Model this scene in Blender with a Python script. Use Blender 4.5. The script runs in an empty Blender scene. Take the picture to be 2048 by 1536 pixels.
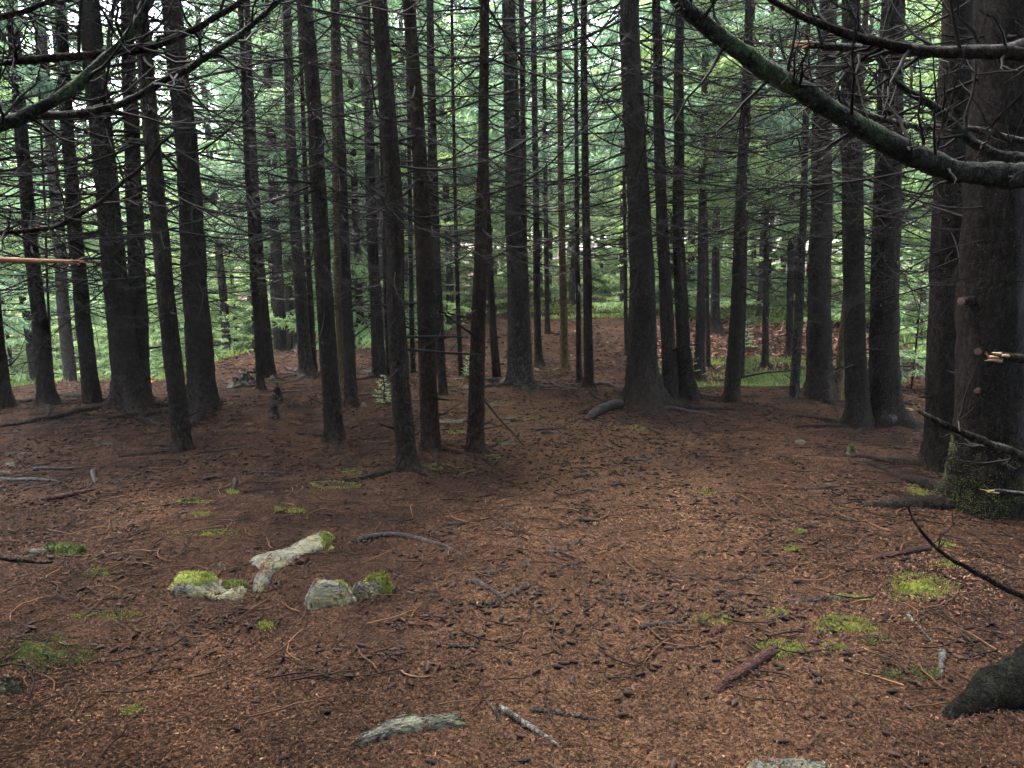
import bpy, math, random, zlib
import numpy as np
from mathutils import Vector, Matrix, Euler

R = math.radians
EXPOSURE = 4.45
rnd = random.Random(7)
rng = np.random.default_rng(11)
SC = bpy.context.scene
COL = SC.collection

# ------------------------------------------------------------------ camera numbers
PW, PH, FPX = 2048.0, 1536.0, 1460.0
CAMZ, PITCH = 1.6, R(10.4)
CAM = np.array([0.0, 0.0, CAMZ])
def ray(px, py):
    x, y = (px - PW / 2) / FPX, -(py - PH / 2) / FPX
    c, s = math.cos(PITCH), math.sin(PITCH)
    return np.array([x, c + y * s, -s + y * c])          # forward component is 1 along the view axis
def at(px, py, Y):
    d = ray(px, py)
    return CAM + d * (Y / d[1])                          # point at world depth Y
def px_size(w, Y):                                       # a width in photo pixels at depth Y, in metres
    return w * Y / FPX

# ------------------------------------------------------------------ noise and terrain
def _h(ix, iy, s):
    n = (ix.astype(np.int64) * 374761393 + iy.astype(np.int64) * 668265263 + s * 1442695041) & 0xffffffff
    n = ((n ^ (n >> 13)) * 1274126177) & 0xffffffff
    n = n ^ (n >> 16)
    return (n & 0xffff) / 65535.0
def vnoise(x, y, s=0):
    x, y = np.asarray(x, float), np.asarray(y, float)
    ix, iy = np.floor(x), np.floor(y)
    fx, fy = x - ix, y - iy
    fx, fy = fx * fx * (3 - 2 * fx), fy * fy * (3 - 2 * fy)
    a, b = _h(ix, iy, s), _h(ix + 1, iy, s)
    c, d = _h(ix, iy + 1, s), _h(ix + 1, iy + 1, s)
    return (a * (1 - fx) + b * fx) * (1 - fy) + (c * (1 - fx) + d * fx) * fy - 0.5
def fbm(x, y, s=0, o=4):
    t, a = 0, 1.0
    for k in range(o):
        t = t + a * vnoise(x * 2 ** k, y * 2 ** k, s + k * 17); a *= 0.5
    return t
def sstep(t):
    t = np.clip(t, 0, 1); return t * t * (3 - 2 * t)

_A = [-1.3, -.70, -.50, -.42, -.36, -.18, -.12, -.07, 0.0, .16, .45, .50, .58, .80, 1.3]
_YC = [7.2, 7.8, 8.2, 9.2, 10.4, 10.6, 11.8, 14.6, 16.8, 17, 17, 15.5, 9.0, 7.8, 7.0]
_D = [3.0, 3.0, 2.8, 2.3, 1.7, 1.3, .9, .6, .35, .2, .2, .6, 1.3, 1.6, 1.6]
MOUNDS = []
def gz(x, y):
    x, y = np.asarray(x, float), np.asarray(y, float)
    a = x / np.maximum(y, 2.5)
    s = y - np.interp(a, _A, _YC)
    z = -np.interp(a, _A, _D) * sstep(s / 9.0)
    win = sstep((a - .17) / .06) * sstep((.50 - a) / .06)
    z = z - 0.40 * win * sstep((y - 8.3) / 2.0) * sstep((15.5 - y) / 4.5)
    # bank that climbs to the far rise in the middle
    cen = sstep((a + .10) / .08) * sstep((.5 - a) / .1)
    z = z + 0.05 * cen * sstep((y - 10.5) / 8.0)
    z = z + 0.16 * vnoise(x * .37 + 5, y * .37, 3) + 0.07 * vnoise(x * 1.1, y * 1.1, 5) + 0.035 * fbm(x * 3.1, y * 3.1, 9, 2)
    for mx, my, h, r in MOUNDS:
        z = z + h * np.exp(-((x - mx) ** 2 + (y - my) ** 2) / (r * r))
    return z
_T = np.concatenate([np.arange(1.0, 12, .02), np.arange(12, 90, .08)])
def hit(px, py):
    d = ray(px, py)
    P = CAM[None] + _T[:, None] * d[None]
    k = np.nonzero(P[:, 2] < gz(P[:, 0], P[:, 1]))[0]
    if not len(k): return P[-1]
    p = P[k[0]].copy(); p[2] = float(gz(p[0], p[1]))
    return p

# ------------------------------------------------------------------ mesh builder
class MB:
    def __init__(self): self.v, self.q, self.t, self.n = [], [], [], 0; self.qm, self.tm, self.qt, self.tt = [], [], [], []
    def add(self, v, q=None, t=None, m=0, tone=None):
        v = np.asarray(v, float).reshape(-1, 3)
        if q is not None and len(q):
            q = np.asarray(q, int).reshape(-1, 4); self.q.append(q + self.n); self.qm.append(np.full(len(q), m))
            self.qt.append(np.broadcast_to(np.asarray(.5 if tone is None else tone, float), (len(q),)))
        if t is not None and len(t):
            t = np.asarray(t, int).reshape(-1, 3); self.t.append(t + self.n); self.tm.append(np.full(len(t), m))
            self.tt.append(np.broadcast_to(np.asarray(.5 if tone is None else tone, float), (len(t),)))
        self.v.append(v); self.n += len(v)
    def tube(self, P, r, sides=6, m=0, tone=None, cap=False, capm=None, lump=0.0):
        P = np.asarray(P, float); r = np.broadcast_to(np.asarray(r, float), (len(P),))
        T = np.gradient(P, axis=0); T /= np.linalg.norm(T, axis=1)[:, None] + 1e-12
        up = np.array([0, 0, 1.0]) if abs(T[len(P) // 2, 2]) < .8 else np.array([1.0, 0, 0])
        A = np.cross(T, up); A /= np.linalg.norm(A, axis=1)[:, None] + 1e-12
        B = np.cross(A, T)
        th = np.linspace(0, 2 * math.pi, sides, endpoint=False)
        rr = r[:, None] * (1 + lump * rng.normal(size=(len(P), sides)))
        V = P[:, None] + rr[..., None] * (np.cos(th)[None, :, None] * A[:, None] + np.sin(th)[None, :, None] * B[:, None])
        n = len(P); i = np.arange(n - 1)[:, None] * sides; j = np.arange(sides)[None]; k = (j + 1) % sides
        Q = np.stack([i + j, i + k, i + sides + k, i + sides + j], -1).reshape(-1, 4)
        self.add(V, Q, m=m, tone=tone)
        if cap:
            b = (n - 1) * sides
            for (ring, c) in ((V[-1], P[-1] + T[-1] * r[-1] * .25), (V[0], P[0] - T[0] * r[0] * .25)):
                vv = np.vstack([ring, c[None]]); tt = [(a, (a + 1) % sides, sides) for a in range(sides)]
                self.add(vv, t=tt, m=m if capm is None else capm, tone=tone)
    def mesh(self, name, mats, smooth=True):
        me = bpy.data.meshes.new(name)
        v = np.concatenate(self.v)
        q = np.concatenate(self.q) if self.q else np.zeros((0, 4), int)
        t = np.concatenate(self.t) if self.t else np.zeros((0, 3), int)
        me.vertices.add(len(v)); me.vertices.foreach_set('co', v.ravel())
        me.loops.add(q.size + t.size); me.loops.foreach_set('vertex_index', np.concatenate([q.ravel(), t.ravel()]).astype(np.int32))
        me.polygons.add(len(q) + len(t))
        st = np.concatenate([np.arange(len(q)) * 4, q.size + np.arange(len(t)) * 3]).astype(np.int32)
        me.polygons.foreach_set('loop_start', st)
        for m in mats: me.materials.append(m)
        mi = np.concatenate(self.qm + self.tm).astype(np.int32)
        me.polygons.foreach_set('material_index', mi)
        me.polygons.foreach_set('use_smooth', np.full(len(q) + len(t), smooth))
        at_ = me.attributes.new('tone', 'FLOAT', 'FACE')
        at_.data.foreach_set('value', np.concatenate(self.qt + self.tt).astype(np.float32))
        me.update(calc_edges=True); me.validate()
        return me
def link(name, me, parent=None, loc=(0, 0, 0), rot=(0, 0, 0), sc=1):
    o = bpy.data.objects.new(name, me); COL.objects.link(o)
    o.parent = parent; o.location = loc; o.rotation_euler = rot
    o.scale = (sc, sc, sc) if not hasattr(sc, '__len__') else sc
    return o
def tag(o, label=None, cat=None, group=None, kind=None):
    for k, v in (('label', label), ('category', cat), ('group', group), ('kind', kind)):
        if v: o[k] = v
    return o
def thing(name, loc, label, cat, group=None):
    return tag(link(name, None, loc=loc), label, cat, group)

# ------------------------------------------------------------------ materials
class NT:
    def __init__(self, name):
        self.m = bpy.data.materials.new(name); self.m.use_nodes = True
        self.t = self.m.node_tree; self.t.nodes.clear()
        self.out = self.t.nodes.new('ShaderNodeOutputMaterial')
    def n(self, typ, **kw):
        nd = self.t.nodes.new(typ)
        for k, v in kw.items():
            if k in nd.inputs: self.put(nd.inputs[k], v)
            else: setattr(nd, k, v)
        return nd
    def put(self, sock, v):
        if hasattr(v, 'is_output'): self.t.links.new(v, sock)
        else: sock.default_value = v
    def ramp(self, fac, stops):
        nd = self.t.nodes.new('ShaderNodeValToRGB'); self.put(nd.inputs[0], fac)
        e = nd.color_ramp.elements
        while len(e) < len(stops): e.new(.5)
        for k, (p, c) in enumerate(stops):
            e[k].position = p; e[k].color = (*c, 1) if len(c) == 3 else c
        return nd.outputs[0]
    def mix(self, f, a, b):
        nd = self.t.nodes.new('ShaderNodeMix'); nd.data_type = 'RGBA'
        self.put(nd.inputs[0], f)
        self.put(nd.inputs[6], (*a, 1) if isinstance(a, tuple) and len(a) == 3 else a)
        self.put(nd.inputs[7], (*b, 1) if isinstance(b, tuple) and len(b) == 3 else b)
        return nd.outputs[2]
    def math(self, op, a, b=0.5):
        nd = self.t.nodes.new('ShaderNodeMath'); nd.operation = op
        self.put(nd.inputs[0], a); self.put(nd.inputs[1], b); return nd.outputs[0]
    def coord(self, scale=(1, 1, 1), obj=True):
        tc = self.n('ShaderNodeTexCoord'); mp = self.n('ShaderNodeMapping')
        self.t.links.new(tc.outputs['Object'], mp.inputs[0]); mp.inputs['Scale'].default_value = scale
        return mp.outputs[0]
    def noise(self, vec, scale, detail=4, rough=.6):
        nd = self.n('ShaderNodeTexNoise'); self.put(nd.inputs['Vector'], vec)
        nd.inputs['Scale'].default_value = scale; nd.inputs['Detail'].default_value = detail; nd.inputs['Roughness'].default_value = rough
        return nd.outputs[0]
    def voro(self, vec, scale, feature='F1', out=0):
        nd = self.n('ShaderNodeTexVoronoi'); nd.feature = feature; self.put(nd.inputs['Vector'], vec); nd.inputs['Scale'].default_value = scale
        return nd.outputs[out]
    def finish(self, color, rough=.7, bump=None, bstr=.5, bdist=.01, spec=.5, trans=None):
        b = self.n('ShaderNodeBsdfPrincipled'); self.put(b.inputs['Base Color'], (*color, 1) if isinstance(color, tuple) and len(color) == 3 else color)
        self.put(b.inputs['Roughness'], rough); self.put(b.inputs['Specular IOR Level'], spec)
        if bump is not None:
            bn = self.n('ShaderNodeBump'); bn.inputs['Strength'].default_value = bstr; bn.inputs['Distance'].default_value = bdist
            self.put(bn.inputs['Height'], bump); self.t.links.new(bn.outputs[0], b.inputs['Normal'])
        sh = b.outputs[0]
        if trans:
            tr = self.n('ShaderNodeBsdfTranslucent'); self.put(tr.inputs[0], color)
            mx = self.n('ShaderNodeMixShader'); mx.inputs[0].default_value = trans
            self.t.links.new(sh, mx.inputs[1]); self.t.links.new(tr.outputs[0], mx.inputs[2]); sh = mx.outputs[0]
        self.t.links.new(sh, self.out.inputs[0]); return self.m

def bark(name, dark, mid, light, lichen=(.04, .052, .034), lich=.62, rough=.85, spec=.12, plate=62):
    n = NT(name); c = n.coord((1, 1, .35)); c2 = n.coord((1, 1, 1)); cp = n.coord((1, 1, .55))
    wob = n.n('ShaderNodeVectorMath', operation='ADD'); n.put(wob.inputs[0], cp)
    nz = n.n('ShaderNodeTexNoise'); n.put(nz.inputs['Vector'], c2); nz.inputs['Scale'].default_value = 22; nz.inputs['Detail'].default_value = 3
    sc_ = n.n('ShaderNodeVectorMath', operation='SCALE'); n.put(sc_.inputs[0], nz.outputs['Color']); sc_.inputs['Scale'].default_value = .045
    n.put(wob.inputs[1], sc_.outputs[0]); wv = wob.outputs[0]
    big = n.noise(c, 4, 5); fine = n.noise(c, 60, 5, .75); cell = n.voro(wv, plate, 'F1', 1); edge = n.voro(wv, plate, 'DISTANCE_TO_EDGE')
    sep = n.n('ShaderNodeSeparateColor'); n.put(sep.inputs[0], cell)
    f = n.math('ADD', n.math('MULTIPLY', big, .34), n.math('ADD', n.math('MULTIPLY', fine, .48), n.math('MULTIPLY', sep.outputs[0], .18)))
    col = n.ramp(f, [(.30, dark), (.48, mid), (.66, light)])
    em = n.ramp(edge, [(.0, (0, 0, 0)), (.10, (1, 1, 1))])
    col = n.mix(n.math('ADD', n.math('MULTIPLY', em, .42), .58), dark, col)
    pm = n.ramp(n.noise(c2, 3.2, 7, .8), [(lich, (0, 0, 0)), (lich + .08, (1, 1, 1))])
    col = n.mix(n.math('MULTIPLY', pm, .7), col, lichen)
    sp = n.ramp(n.noise(c2, 34, 3, .6), [(.70, (0, 0, 0)), (.74, (1, 1, 1))])       # small crusts of grey-green lichen
    col = n.mix(n.math('MULTIPLY', sp, .35), col, tuple(2.0 * v for v in lichen))
    h = n.math('ADD', n.math('MULTIPLY', em, .55), n.math('ADD', n.math('MULTIPLY', sep.outputs[1], .5), n.math('MULTIPLY', fine, .9)))
    return n.finish(col, rough, h, 1.0, .014, spec)
M = {}
M['bark'] = bark('dark_wet_bark', (0.0032, 0.0027, 0.0024), (0.0100, 0.0079, 0.0068), (0.0289, 0.0225, 0.0189), lichen=(0.0402, 0.0482, 0.0337), rough=.85, spec=.015)
M['bark_red'] = bark('red_brown_bark', (0.0034, 0.0024, 0.0021), (0.0105, 0.0069, 0.0055), (0.0266, 0.0184, 0.0135), lichen=(0.0277, 0.0362, 0.0271), lich=.68, rough=.85, spec=.015)
M['bark_ochre'] = bark('ochre_lichen_bark', (0.0133, 0.0090, 0.0056), (0.0380, 0.0257, 0.0133), (0.0837, 0.0592, 0.0301), lich=.66, rough=.82, spec=.015)
M['bark_grey'] = bark('grey_streaked_bark', (0.0048, 0.0040, 0.0040), (0.0136, 0.0116, 0.0105), (0.0530, 0.0467, 0.0418), lich=.66, rough=.82, spec=.015)
M['bark_moss'] = bark('mossy_branch_bark', (0.0031, 0.0032, 0.0030), (0.0094, 0.0100, 0.0085), (0.0300, 0.0325, 0.0275), lichen=(0.0425, 0.0600, 0.0275), lich=.52, rough=.7, spec=.045, plate=60)
M['bark_wet'] = bark('darker_bark', (.0018, .0015, .0014), (.0058, .0046, .0041), (.019, .0152, .013), lichen=(.030, .037, .026), rough=.8, spec=.025)  # darker version of the plain bark, for the thick trunks on the right
M['bark_corner'] = bark('mossy_corner_bark', (0.0010, 0.0010, 0.0008), (0.0030, 0.0030, 0.0025), (0.0084, 0.0084, 0.0072), lichen=(0.0096, 0.0126, 0.0072), lich=.56, plate=70, rough=.85, spec=.015)
M['root'] = bark('wet_root_bark', (0.0050, 0.0042, 0.0042), (0.0125, 0.0106, 0.0106), (0.0325, 0.0287, 0.0300), lich=.72, rough=.5, spec=.045)
M['root_red'] = bark('peeled_red_root', (0.0080, 0.0042, 0.0033), (0.0220, 0.0095, 0.0073), (0.0420, 0.0203, 0.0158), lich=.80, rough=.45, spec=.045)
M['deadwood'] = bark('grey_dead_wood', (.008, .007, .0065), (.024, .022, .020), (.085, .078, .072), lich=.66, spec=.015)

def plain(name, stops, scale=30, rough=.8, tone=True, spec=.3, bump=True, trans=None):
    n = NT(name); c = n.coord()
    nz = n.noise(c, scale, 4)
    if tone:
        a = n.n('ShaderNodeAttribute', attribute_name='tone')
        f = n.math('ADD', n.math('MULTIPLY', a.outputs['Fac'], .8), n.math('MULTIPLY', nz, .2))
    else: f = nz
    return n.finish(n.ramp(f, stops), rough, nz if bump else None, .4, .004, spec, trans)
M['twig'] = plain('dead_twig', [(.0, (.003, .0026, .0026)), (.5, (.008, .007, .0065)), (.8, (.022, .019, .017)), (1, (.07, .056, .044))], 14, .7, spec=.03, bump=False)
M['twig_far'] = plain('lichened_lightened_twig', [(.0, (.012, .011, .010)), (.4, (.035, .032, .029)), (.8, (.085, .078, .068)), (1, (.15, .13, .11))], 14, .8, spec=.15, bump=False)  # lichen grey, lightened further to return light and soften far contrast
M['bark_far'] = bark('pale_far_bark', (.012, .010, .009), (.030, .026, .023), (.070, .060, .052), lich=.66, rough=.85, spec=.015)  # paler than near bark, softened contrast put into the colour
M['litter'] = plain('needle_flakes', [(.0, (0.0029, 0.0022, 0.0017)), (.3, (0.0113, 0.0061, 0.0044)), (.6, (0.0386, 0.0191, 0.0113)), (.85, (0.0806, 0.0439, 0.0243)), (1, (0.1428, 0.0965, 0.0600))], 10, .9, bump=False, spec=.03)
M['leaf'] = plain('dead_leaves', [(.0, (.012, .006, .005)), (.5, (.055, .024, .016)), (1, (.15, .08, .05))], 10, .85, bump=False, spec=.1)
M['cone'] = plain('spruce_cone_scales', [(.0, (.003, .0024, .0023)), (.5, (.0085, .0055, .0046)), (1, (.026, .015, .0115))], 150, .6, spec=.03)
M['stick'] = plain('fallen_stick', [(.0, (.003, .0025, .0022)), (.5, (.010, .0065, .005)), (.8, (.036, .018, .010)), (1, (.10, .056, .028))], 25, .7, spec=.03)
M['peeled'] = plain('peeled_red_wood', [(.25, (0.0050, 0.0021, 0.0017)), (.75, (0.0160, 0.0063, 0.0047))], 9, .45, tone=False, spec=.045)
M['cut'] = plain('broken_orange_wood', [(.0, (.08, .028, .012)), (1, (.20, .09, .04))], 40, .75, tone=False)
M['cutred'] = plain('sawn_red_wood', [(.2, (.018, .009, .007)), (.8, (.055, .02, .013))], 60, .7, tone=False)
M['palewood'] = plain('broken_pale_wood', [(.3, (.10, .06, .03)), (.7, (.24, .16, .085))], 50, .75, tone=False)
M['moss'] = plain('moss_tufts', [(.0, (.034, .042, .011)), (.5, (.115, .132, .026)), (1, (.23, .245, .055))], 45, .9, spec=.15, trans=.25)
M['moss_dark'] = plain('dark_moss_tufts', [(.0, (.016, .022, .007)), (.5, (.042, .054, .014)), (1, (.09, .10, .028))], 45, .9, spec=.15, trans=.2)
M['grass'] = plain('hollow_grass', [(.0, (.03, .055, .012)), (.5, (.08, .125, .028)), (1, (.17, .215, .06))], 4, .8, spec=.2, bump=False, trans=.35)
M['bracken'] = plain('autumn_bracken', [(.0, (.06, .028, .012)), (.5, (.15, .075, .028)), (1, (.22, .16, .05))], 4, .8, spec=.2, bump=False, trans=.35)

def rockmat():
    n = NT('lichened_gneiss'); c = n.coord(); cs = n.coord((1, 1.2, 3.4))
    f = n.noise(cs, 11, 8, .72)
    col = n.ramp(f, [(.30, (0.0092, 0.0092, 0.0080)), (.45, (0.0286, 0.0290, 0.0246)), (.58, (0.0530, 0.0544, 0.0457)), (.74, (0.0922, 0.0945, 0.0806))])
    g = n.ramp(n.noise(c, 4.5, 6, .75), [(.44, (0, 0, 0)), (.60, (1, 1, 1))])
    col = n.mix(n.math('MULTIPLY', g, .65), col, (.085, .082, .036))
    st = n.ramp(n.noise(c, 6.5, 6, .75), [(.56, (0, 0, 0)), (.66, (1, 1, 1))])
    col = n.mix(n.math('MULTIPLY', st, .8), col, (.026, .016, .010))
    cr = n.voro(cs, 7, 'DISTANCE_TO_EDGE')
    crm = n.ramp(cr, [(.0, (1, 1, 1)), (.03, (0, 0, 0))])
    col = n.mix(n.math('MULTIPLY', crm, .7), col, (.014, .012, .010))
    sp = n.ramp(n.noise(c, 55, 4, .65), [(.60, (0, 0, 0)), (.68, (1, 1, 1))])
    col = n.mix(n.math('MULTIPLY', sp, .55), col, (.022, .018, .014))
    lc = n.ramp(n.noise(c, 13, 3, .5), [(.66, (0, 0, 0)), (.69, (1, 1, 1))])
    col = n.mix(n.math('MULTIPLY', lc, .45), col, (.12, .138, .115))
    return n.finish(col, .88, n.math('ADD', f, n.math('MULTIPLY', n.noise(c, 40, 5, .75), .7)), 1.0, .025, .15)
M['rock'] = rockmat()

def groundmat():
    n = NT('needle_floor'); c = n.coord()
    patch = n.noise(c, 1.1, 5, .6); mid = n.noise(c, 7, 5, .65); fine = n.noise(c, 90, 4, .7); cell = n.voro(c, 120, 'F1', 1)
    sep = n.n('ShaderNodeSeparateColor'); n.put(sep.inputs[0], cell)
    f = n.math('ADD', n.math('MULTIPLY', fine, .42), n.math('ADD', n.math('MULTIPLY', sep.outputs[0], .3), n.math('MULTIPLY', mid, .28)))
    warm = n.ramp(f, [(.24, (0.0038, 0.0024, 0.0020)), (.40, (0.0134, 0.0076, 0.0050)), (.55, (0.0331, 0.0172, 0.0104)), (.72, (0.0654, 0.0360, 0.0206))])
    cold = n.ramp(f, [(.24, (0.0017, 0.0013, 0.0011)), (.42, (0.0054, 0.0033, 0.0028)), (.58, (0.0136, 0.0074, 0.0059)), (.75, (0.0329, 0.0176, 0.0122))])
    small = n.noise(c, 3.4, 5, .7)
    pm = n.ramp(n.math('ADD', n.math('MULTIPLY', patch, .55), n.math('MULTIPLY', small, .45)), [(.43, (0, 0, 0)), (.55, (1, 1, 1))])
    col = n.mix(pm, cold, warm)
    at_ = n.n('ShaderNodeAttribute', attribute_name='worn')       # trodden path of finer, paler needles
    worn = n.ramp(f, [(.2, (0.0069, 0.0042, 0.0029)), (.45, (0.0316, 0.0176, 0.0104)), (.7, (0.0758, 0.0439, 0.0246))])
    col = n.mix(n.math('MULTIPLY', at_.outputs['Fac'], .75), col, worn)
    h = n.math('ADD', n.math('MULTIPLY', sep.outputs[0], .6), n.math('ADD', fine, mid))
    return n.finish(col, 1.0, h, 1.0, .025, .03)
M['ground'] = groundmat()

def leafmat(name, stops, trans=.5):
    n = NT(name)
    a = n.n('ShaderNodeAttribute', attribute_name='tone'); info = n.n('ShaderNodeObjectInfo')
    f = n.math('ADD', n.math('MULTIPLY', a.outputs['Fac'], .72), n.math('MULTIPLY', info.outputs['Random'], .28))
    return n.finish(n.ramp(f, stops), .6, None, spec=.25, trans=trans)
M['needles'] = leafmat('spruce_needles', [(.0, (0.0694, 0.1322, 0.0952)), (.45, (0.1210, 0.2128, 0.1366)), (.8, (0.1680, 0.2800, 0.1512)), (1, (0.2576, 0.3864, 0.1736))])
M['needles_light'] = leafmat('light_spruce_needles', [(.0, (0.0952, 0.1736, 0.1142)), (.5, (0.1624, 0.2688, 0.1512)), (1, (0.3136, 0.4368, 0.2016))])
M['needles_fresh'] = leafmat('fresh_spruce_needles', [(.0, (.085, .150, .070)), (.5, (.165, .260, .105)), (1, (.32, .42, .15))], .5)

# ------------------------------------------------------------------ branches, crowns, trunks
def unit(v): return v / (np.linalg.norm(v) + 1e-12)
def branch_path(L, p0, p1, r, n=9, wig=.10):
    s = np.linspace(0, 1, n)
    pit = p0 + p1 * s ** 1.4 + r.normal(size=n) * wig * .6
    yaw = np.cumsum(r.normal(size=n)) * wig
    d = np.stack([np.cos(pit) * np.cos(yaw), np.cos(pit) * np.sin(yaw), np.sin(pit)], 1)
    return np.vstack([np.zeros(3), np.cumsum((d[:-1] + d[1:]) / 2, 0) * L / (n - 1)])
def rotz(P, a):
    c, s = math.cos(a), math.sin(a); P = np.asarray(P)
    return np.stack([P[..., 0] * c - P[..., 1] * s, P[..., 0] * s + P[..., 1] * c, P[..., 2]], -1)
def add_branch(mb, O, az, L, p0, p1, r, r0=.011, ntw=16, sides=5, m=0, n=9, tws=3, second=True):
    P = rotz(branch_path(L, p0, p1, r, n, .05), az) + O
    rad = r0 * np.linspace(1, .16, n)
    tone = r.uniform(.05, .45)
    mb.tube(P, rad, sides, m, tone)
    T = np.gradient(P, axis=0); T /= np.linalg.norm(T, axis=1)[:, None]
    for k in range(ntw):
        s = r.uniform(.12, .97); i = s * (n - 1); a = int(i); f = i - a
        p = P[a] * (1 - f) + P[min(a + 1, n - 1)] * f; t = T[a]
        side = unit(np.cross(t, [0, 0, 1.0])) * (1 if r.random() < .5 else -1)
        d = unit(t * r.uniform(.4, 1.1) + side * r.uniform(.35, 1.0) + np.array([0, 0, r.normal() * .35]))
        l = L * r.uniform(.10, .30) * (1.15 - .7 * s)
        cur = np.array([0, 0, r.uniform(-.05, .5)]) + t * .3
        u = np.linspace(0, 1, 4)[:, None]
        Q = p + d * l * u + cur * l * u ** 2 * .7
        tt = min(1, tone * .6 + r.uniform(.1, .55))
        mb.tube(Q, np.linspace(max(.0028, r0 * .3), .0016, 4), tws, m, tt)
        if second and r.random() < .5:
            for _ in range(2):
                q = Q[1 + int(r.random() * 2)]
                dd = unit(d + r.normal(size=3) * .6); ll = l * r.uniform(.3, .6)
                mb.tube(np.array([q, q + dd * ll * .5, q + dd * ll + np.array([0, 0, .1 * ll])]), [.002, .0017, .0013], 3, m, tt)
def strips(mb, P0, P1, w0, w1, m, tone, r, sag=0.0):
    """narrow needle sprays from P0 to P1, two faces each, bent by sag"""
    n = len(P0); d = P1 - P0; l = np.linalg.norm(d, axis=1)[:, None]
    sd = np.cross(d, r.normal(size=(n, 3))); sd /= np.linalg.norm(sd, axis=1)[:, None] + 1e-9
    Pm = (P0 + P1) / 2; P1 = P1.copy(); P1[:, 2] -= sag * l[:, 0]
    V = np.stack([P0 - sd * w0 * .45, P0 + sd * w0 * .45, Pm - sd * w0, Pm + sd * w0, P1 - sd * w1, P1 + sd * w1], 1).reshape(-1, 3)
    b = np.arange(n)[:, None] * 6
    Q = np.concatenate([b + np.array([[0, 1, 3, 2]]), b + np.array([[2, 3, 5, 4]])])
    mb.add(V, Q, m=m, tone=np.concatenate([tone, np.clip(tone + .1, 0, 1)]))
def add_live(mb, O, az, L, p0, p1, r, m=1, wood=0, step=.075, w=.011, lt=.30, droop=.55, dens=1.0, bare=.18):
    n = 8
    P = rotz(branch_path(L, p0, p1, r, n, .06), az) + O
    mb.tube(P, np.linspace(.012 + .004 * L, .003, n), 4, wood, .2)
    K = max(4, int(L / step * dens)); s = np.sort(r.uniform(bare, 1, K)); i = s * (n - 1.001); a = i.astype(int); f = (i - a)[:, None]
    C = P[a] * (1 - f) + P[a + 1] * f; T = P[a + 1] - P[a]; T /= np.linalg.norm(T, axis=1)[:, None]
    S = np.cross(T, [0, 0, 1.0]); S /= np.linalg.norm(S, axis=1)[:, None] + 1e-9
    base = r.uniform(.15, .6)
    for sg in (-1, 1):
        D = T * r.uniform(.3, .9, (K, 1)) + S * sg * r.uniform(.5, 1, (K, 1)); D[:, 2] -= droop * r.uniform(.4, 1.3, K)
        D /= np.linalg.norm(D, axis=1)[:, None]
        l = lt * r.uniform(.6, 1.25, (K, 1)) * (1.15 - .65 * s[:, None])
        E = C + D * l
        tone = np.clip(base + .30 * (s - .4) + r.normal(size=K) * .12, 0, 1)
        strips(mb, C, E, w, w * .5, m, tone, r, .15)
        for v in (.3, .5, .7, .88):                              # second order sprays
            q = C + D * l * v
            for s2 in (-1, 1):
                d2 = D * .8 + np.cross(D, r.normal(size=(K, 3))) * .7; d2[:, 2] -= droop * .45
                d2 /= np.linalg.norm(d2, axis=1)[:, None]
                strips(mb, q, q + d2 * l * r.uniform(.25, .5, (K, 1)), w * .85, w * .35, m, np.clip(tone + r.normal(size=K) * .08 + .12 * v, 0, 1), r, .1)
def crown(seed, z_dead, z_live, H, Rr, nb_dead, nb_live, needles, shade=False, w=.011, lt=.30, low=1.0, droop=.55, step=.075):
    r = np.random.default_rng(seed); mb = MB()
    for k in range(nb_dead):
        z = z_dead + (z_live + 1.6 - z_dead) * (k + r.random()) / nb_dead
        g = min(1, .35 + (z - z_dead) / 2.2)
        add_branch(mb, np.array([0, 0, z]), r.uniform(0, 6.28), Rr * r.uniform(.6, 1.15) * g, r.uniform(-.4, .05), r.uniform(.2, 1.1), r, .010, 7, 4, 0, 7, 3, False)
    for k in range(nb_live):
        t = ((k + r.random()) / nb_live) ** (1.1 if shade else 1.75); z = z_live + (H - z_live) * t
        L = Rr * ((1 - t) ** .75 * r.uniform(.75, 1.1) + .08)
        if t < .12: L *= low * r.uniform(.8, 1.1)
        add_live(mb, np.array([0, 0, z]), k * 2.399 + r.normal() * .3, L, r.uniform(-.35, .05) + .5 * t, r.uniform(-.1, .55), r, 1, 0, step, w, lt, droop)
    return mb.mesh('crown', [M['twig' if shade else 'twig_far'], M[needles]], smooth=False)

print('crowns')
CROWN_SHADE = [crown(100 + k, 0, 0, 8, 1.9, 0, 46, 'needles', True, w=.015, lt=.38, step=.085) for k in range(3)]
CROWN_THIN = [crown(150 + k, 0, 0, 6, 1.1, 0, 9, 'needles', True, w=.013, lt=.30, step=.11) for k in range(2)]
CROWN_MID = [crown(200 + k, .9, 3.2 + .4 * (k % 3), 9.0, 1.7, 20, 34, 'needles', low=.95, w=.016) for k in range(5)]
CROWN_MIDL = [crown(250 + k, .9, 2.5 + .4 * (k % 3), 9.5, 1.8, 16, 42, 'needles_fresh', low=.9, lt=.34, w=.013) for k in range(3)]
CROWN_TALL = [crown(280 + k, 1.2, 2.6 + .5 * (k % 3), 11.5, 2.1, 8, 96, 'needles_light', True, low=.9, lt=.34, w=.0135) for k in range(3)]
CROWN_GREEN = [crown(300 + k, .2, .45, 7.5 + k, 1.75, 6, 92, 'needles_fresh', w=.012, lt=.30, droop=.30) for k in range(4)]
CROWN_SAPLING = [crown(400 + k, .1, .25, 1.6, .62, 2, 26, 'needles_fresh', w=.008, lt=.14, droop=.1, step=.05) for k in range(2)]

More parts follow.
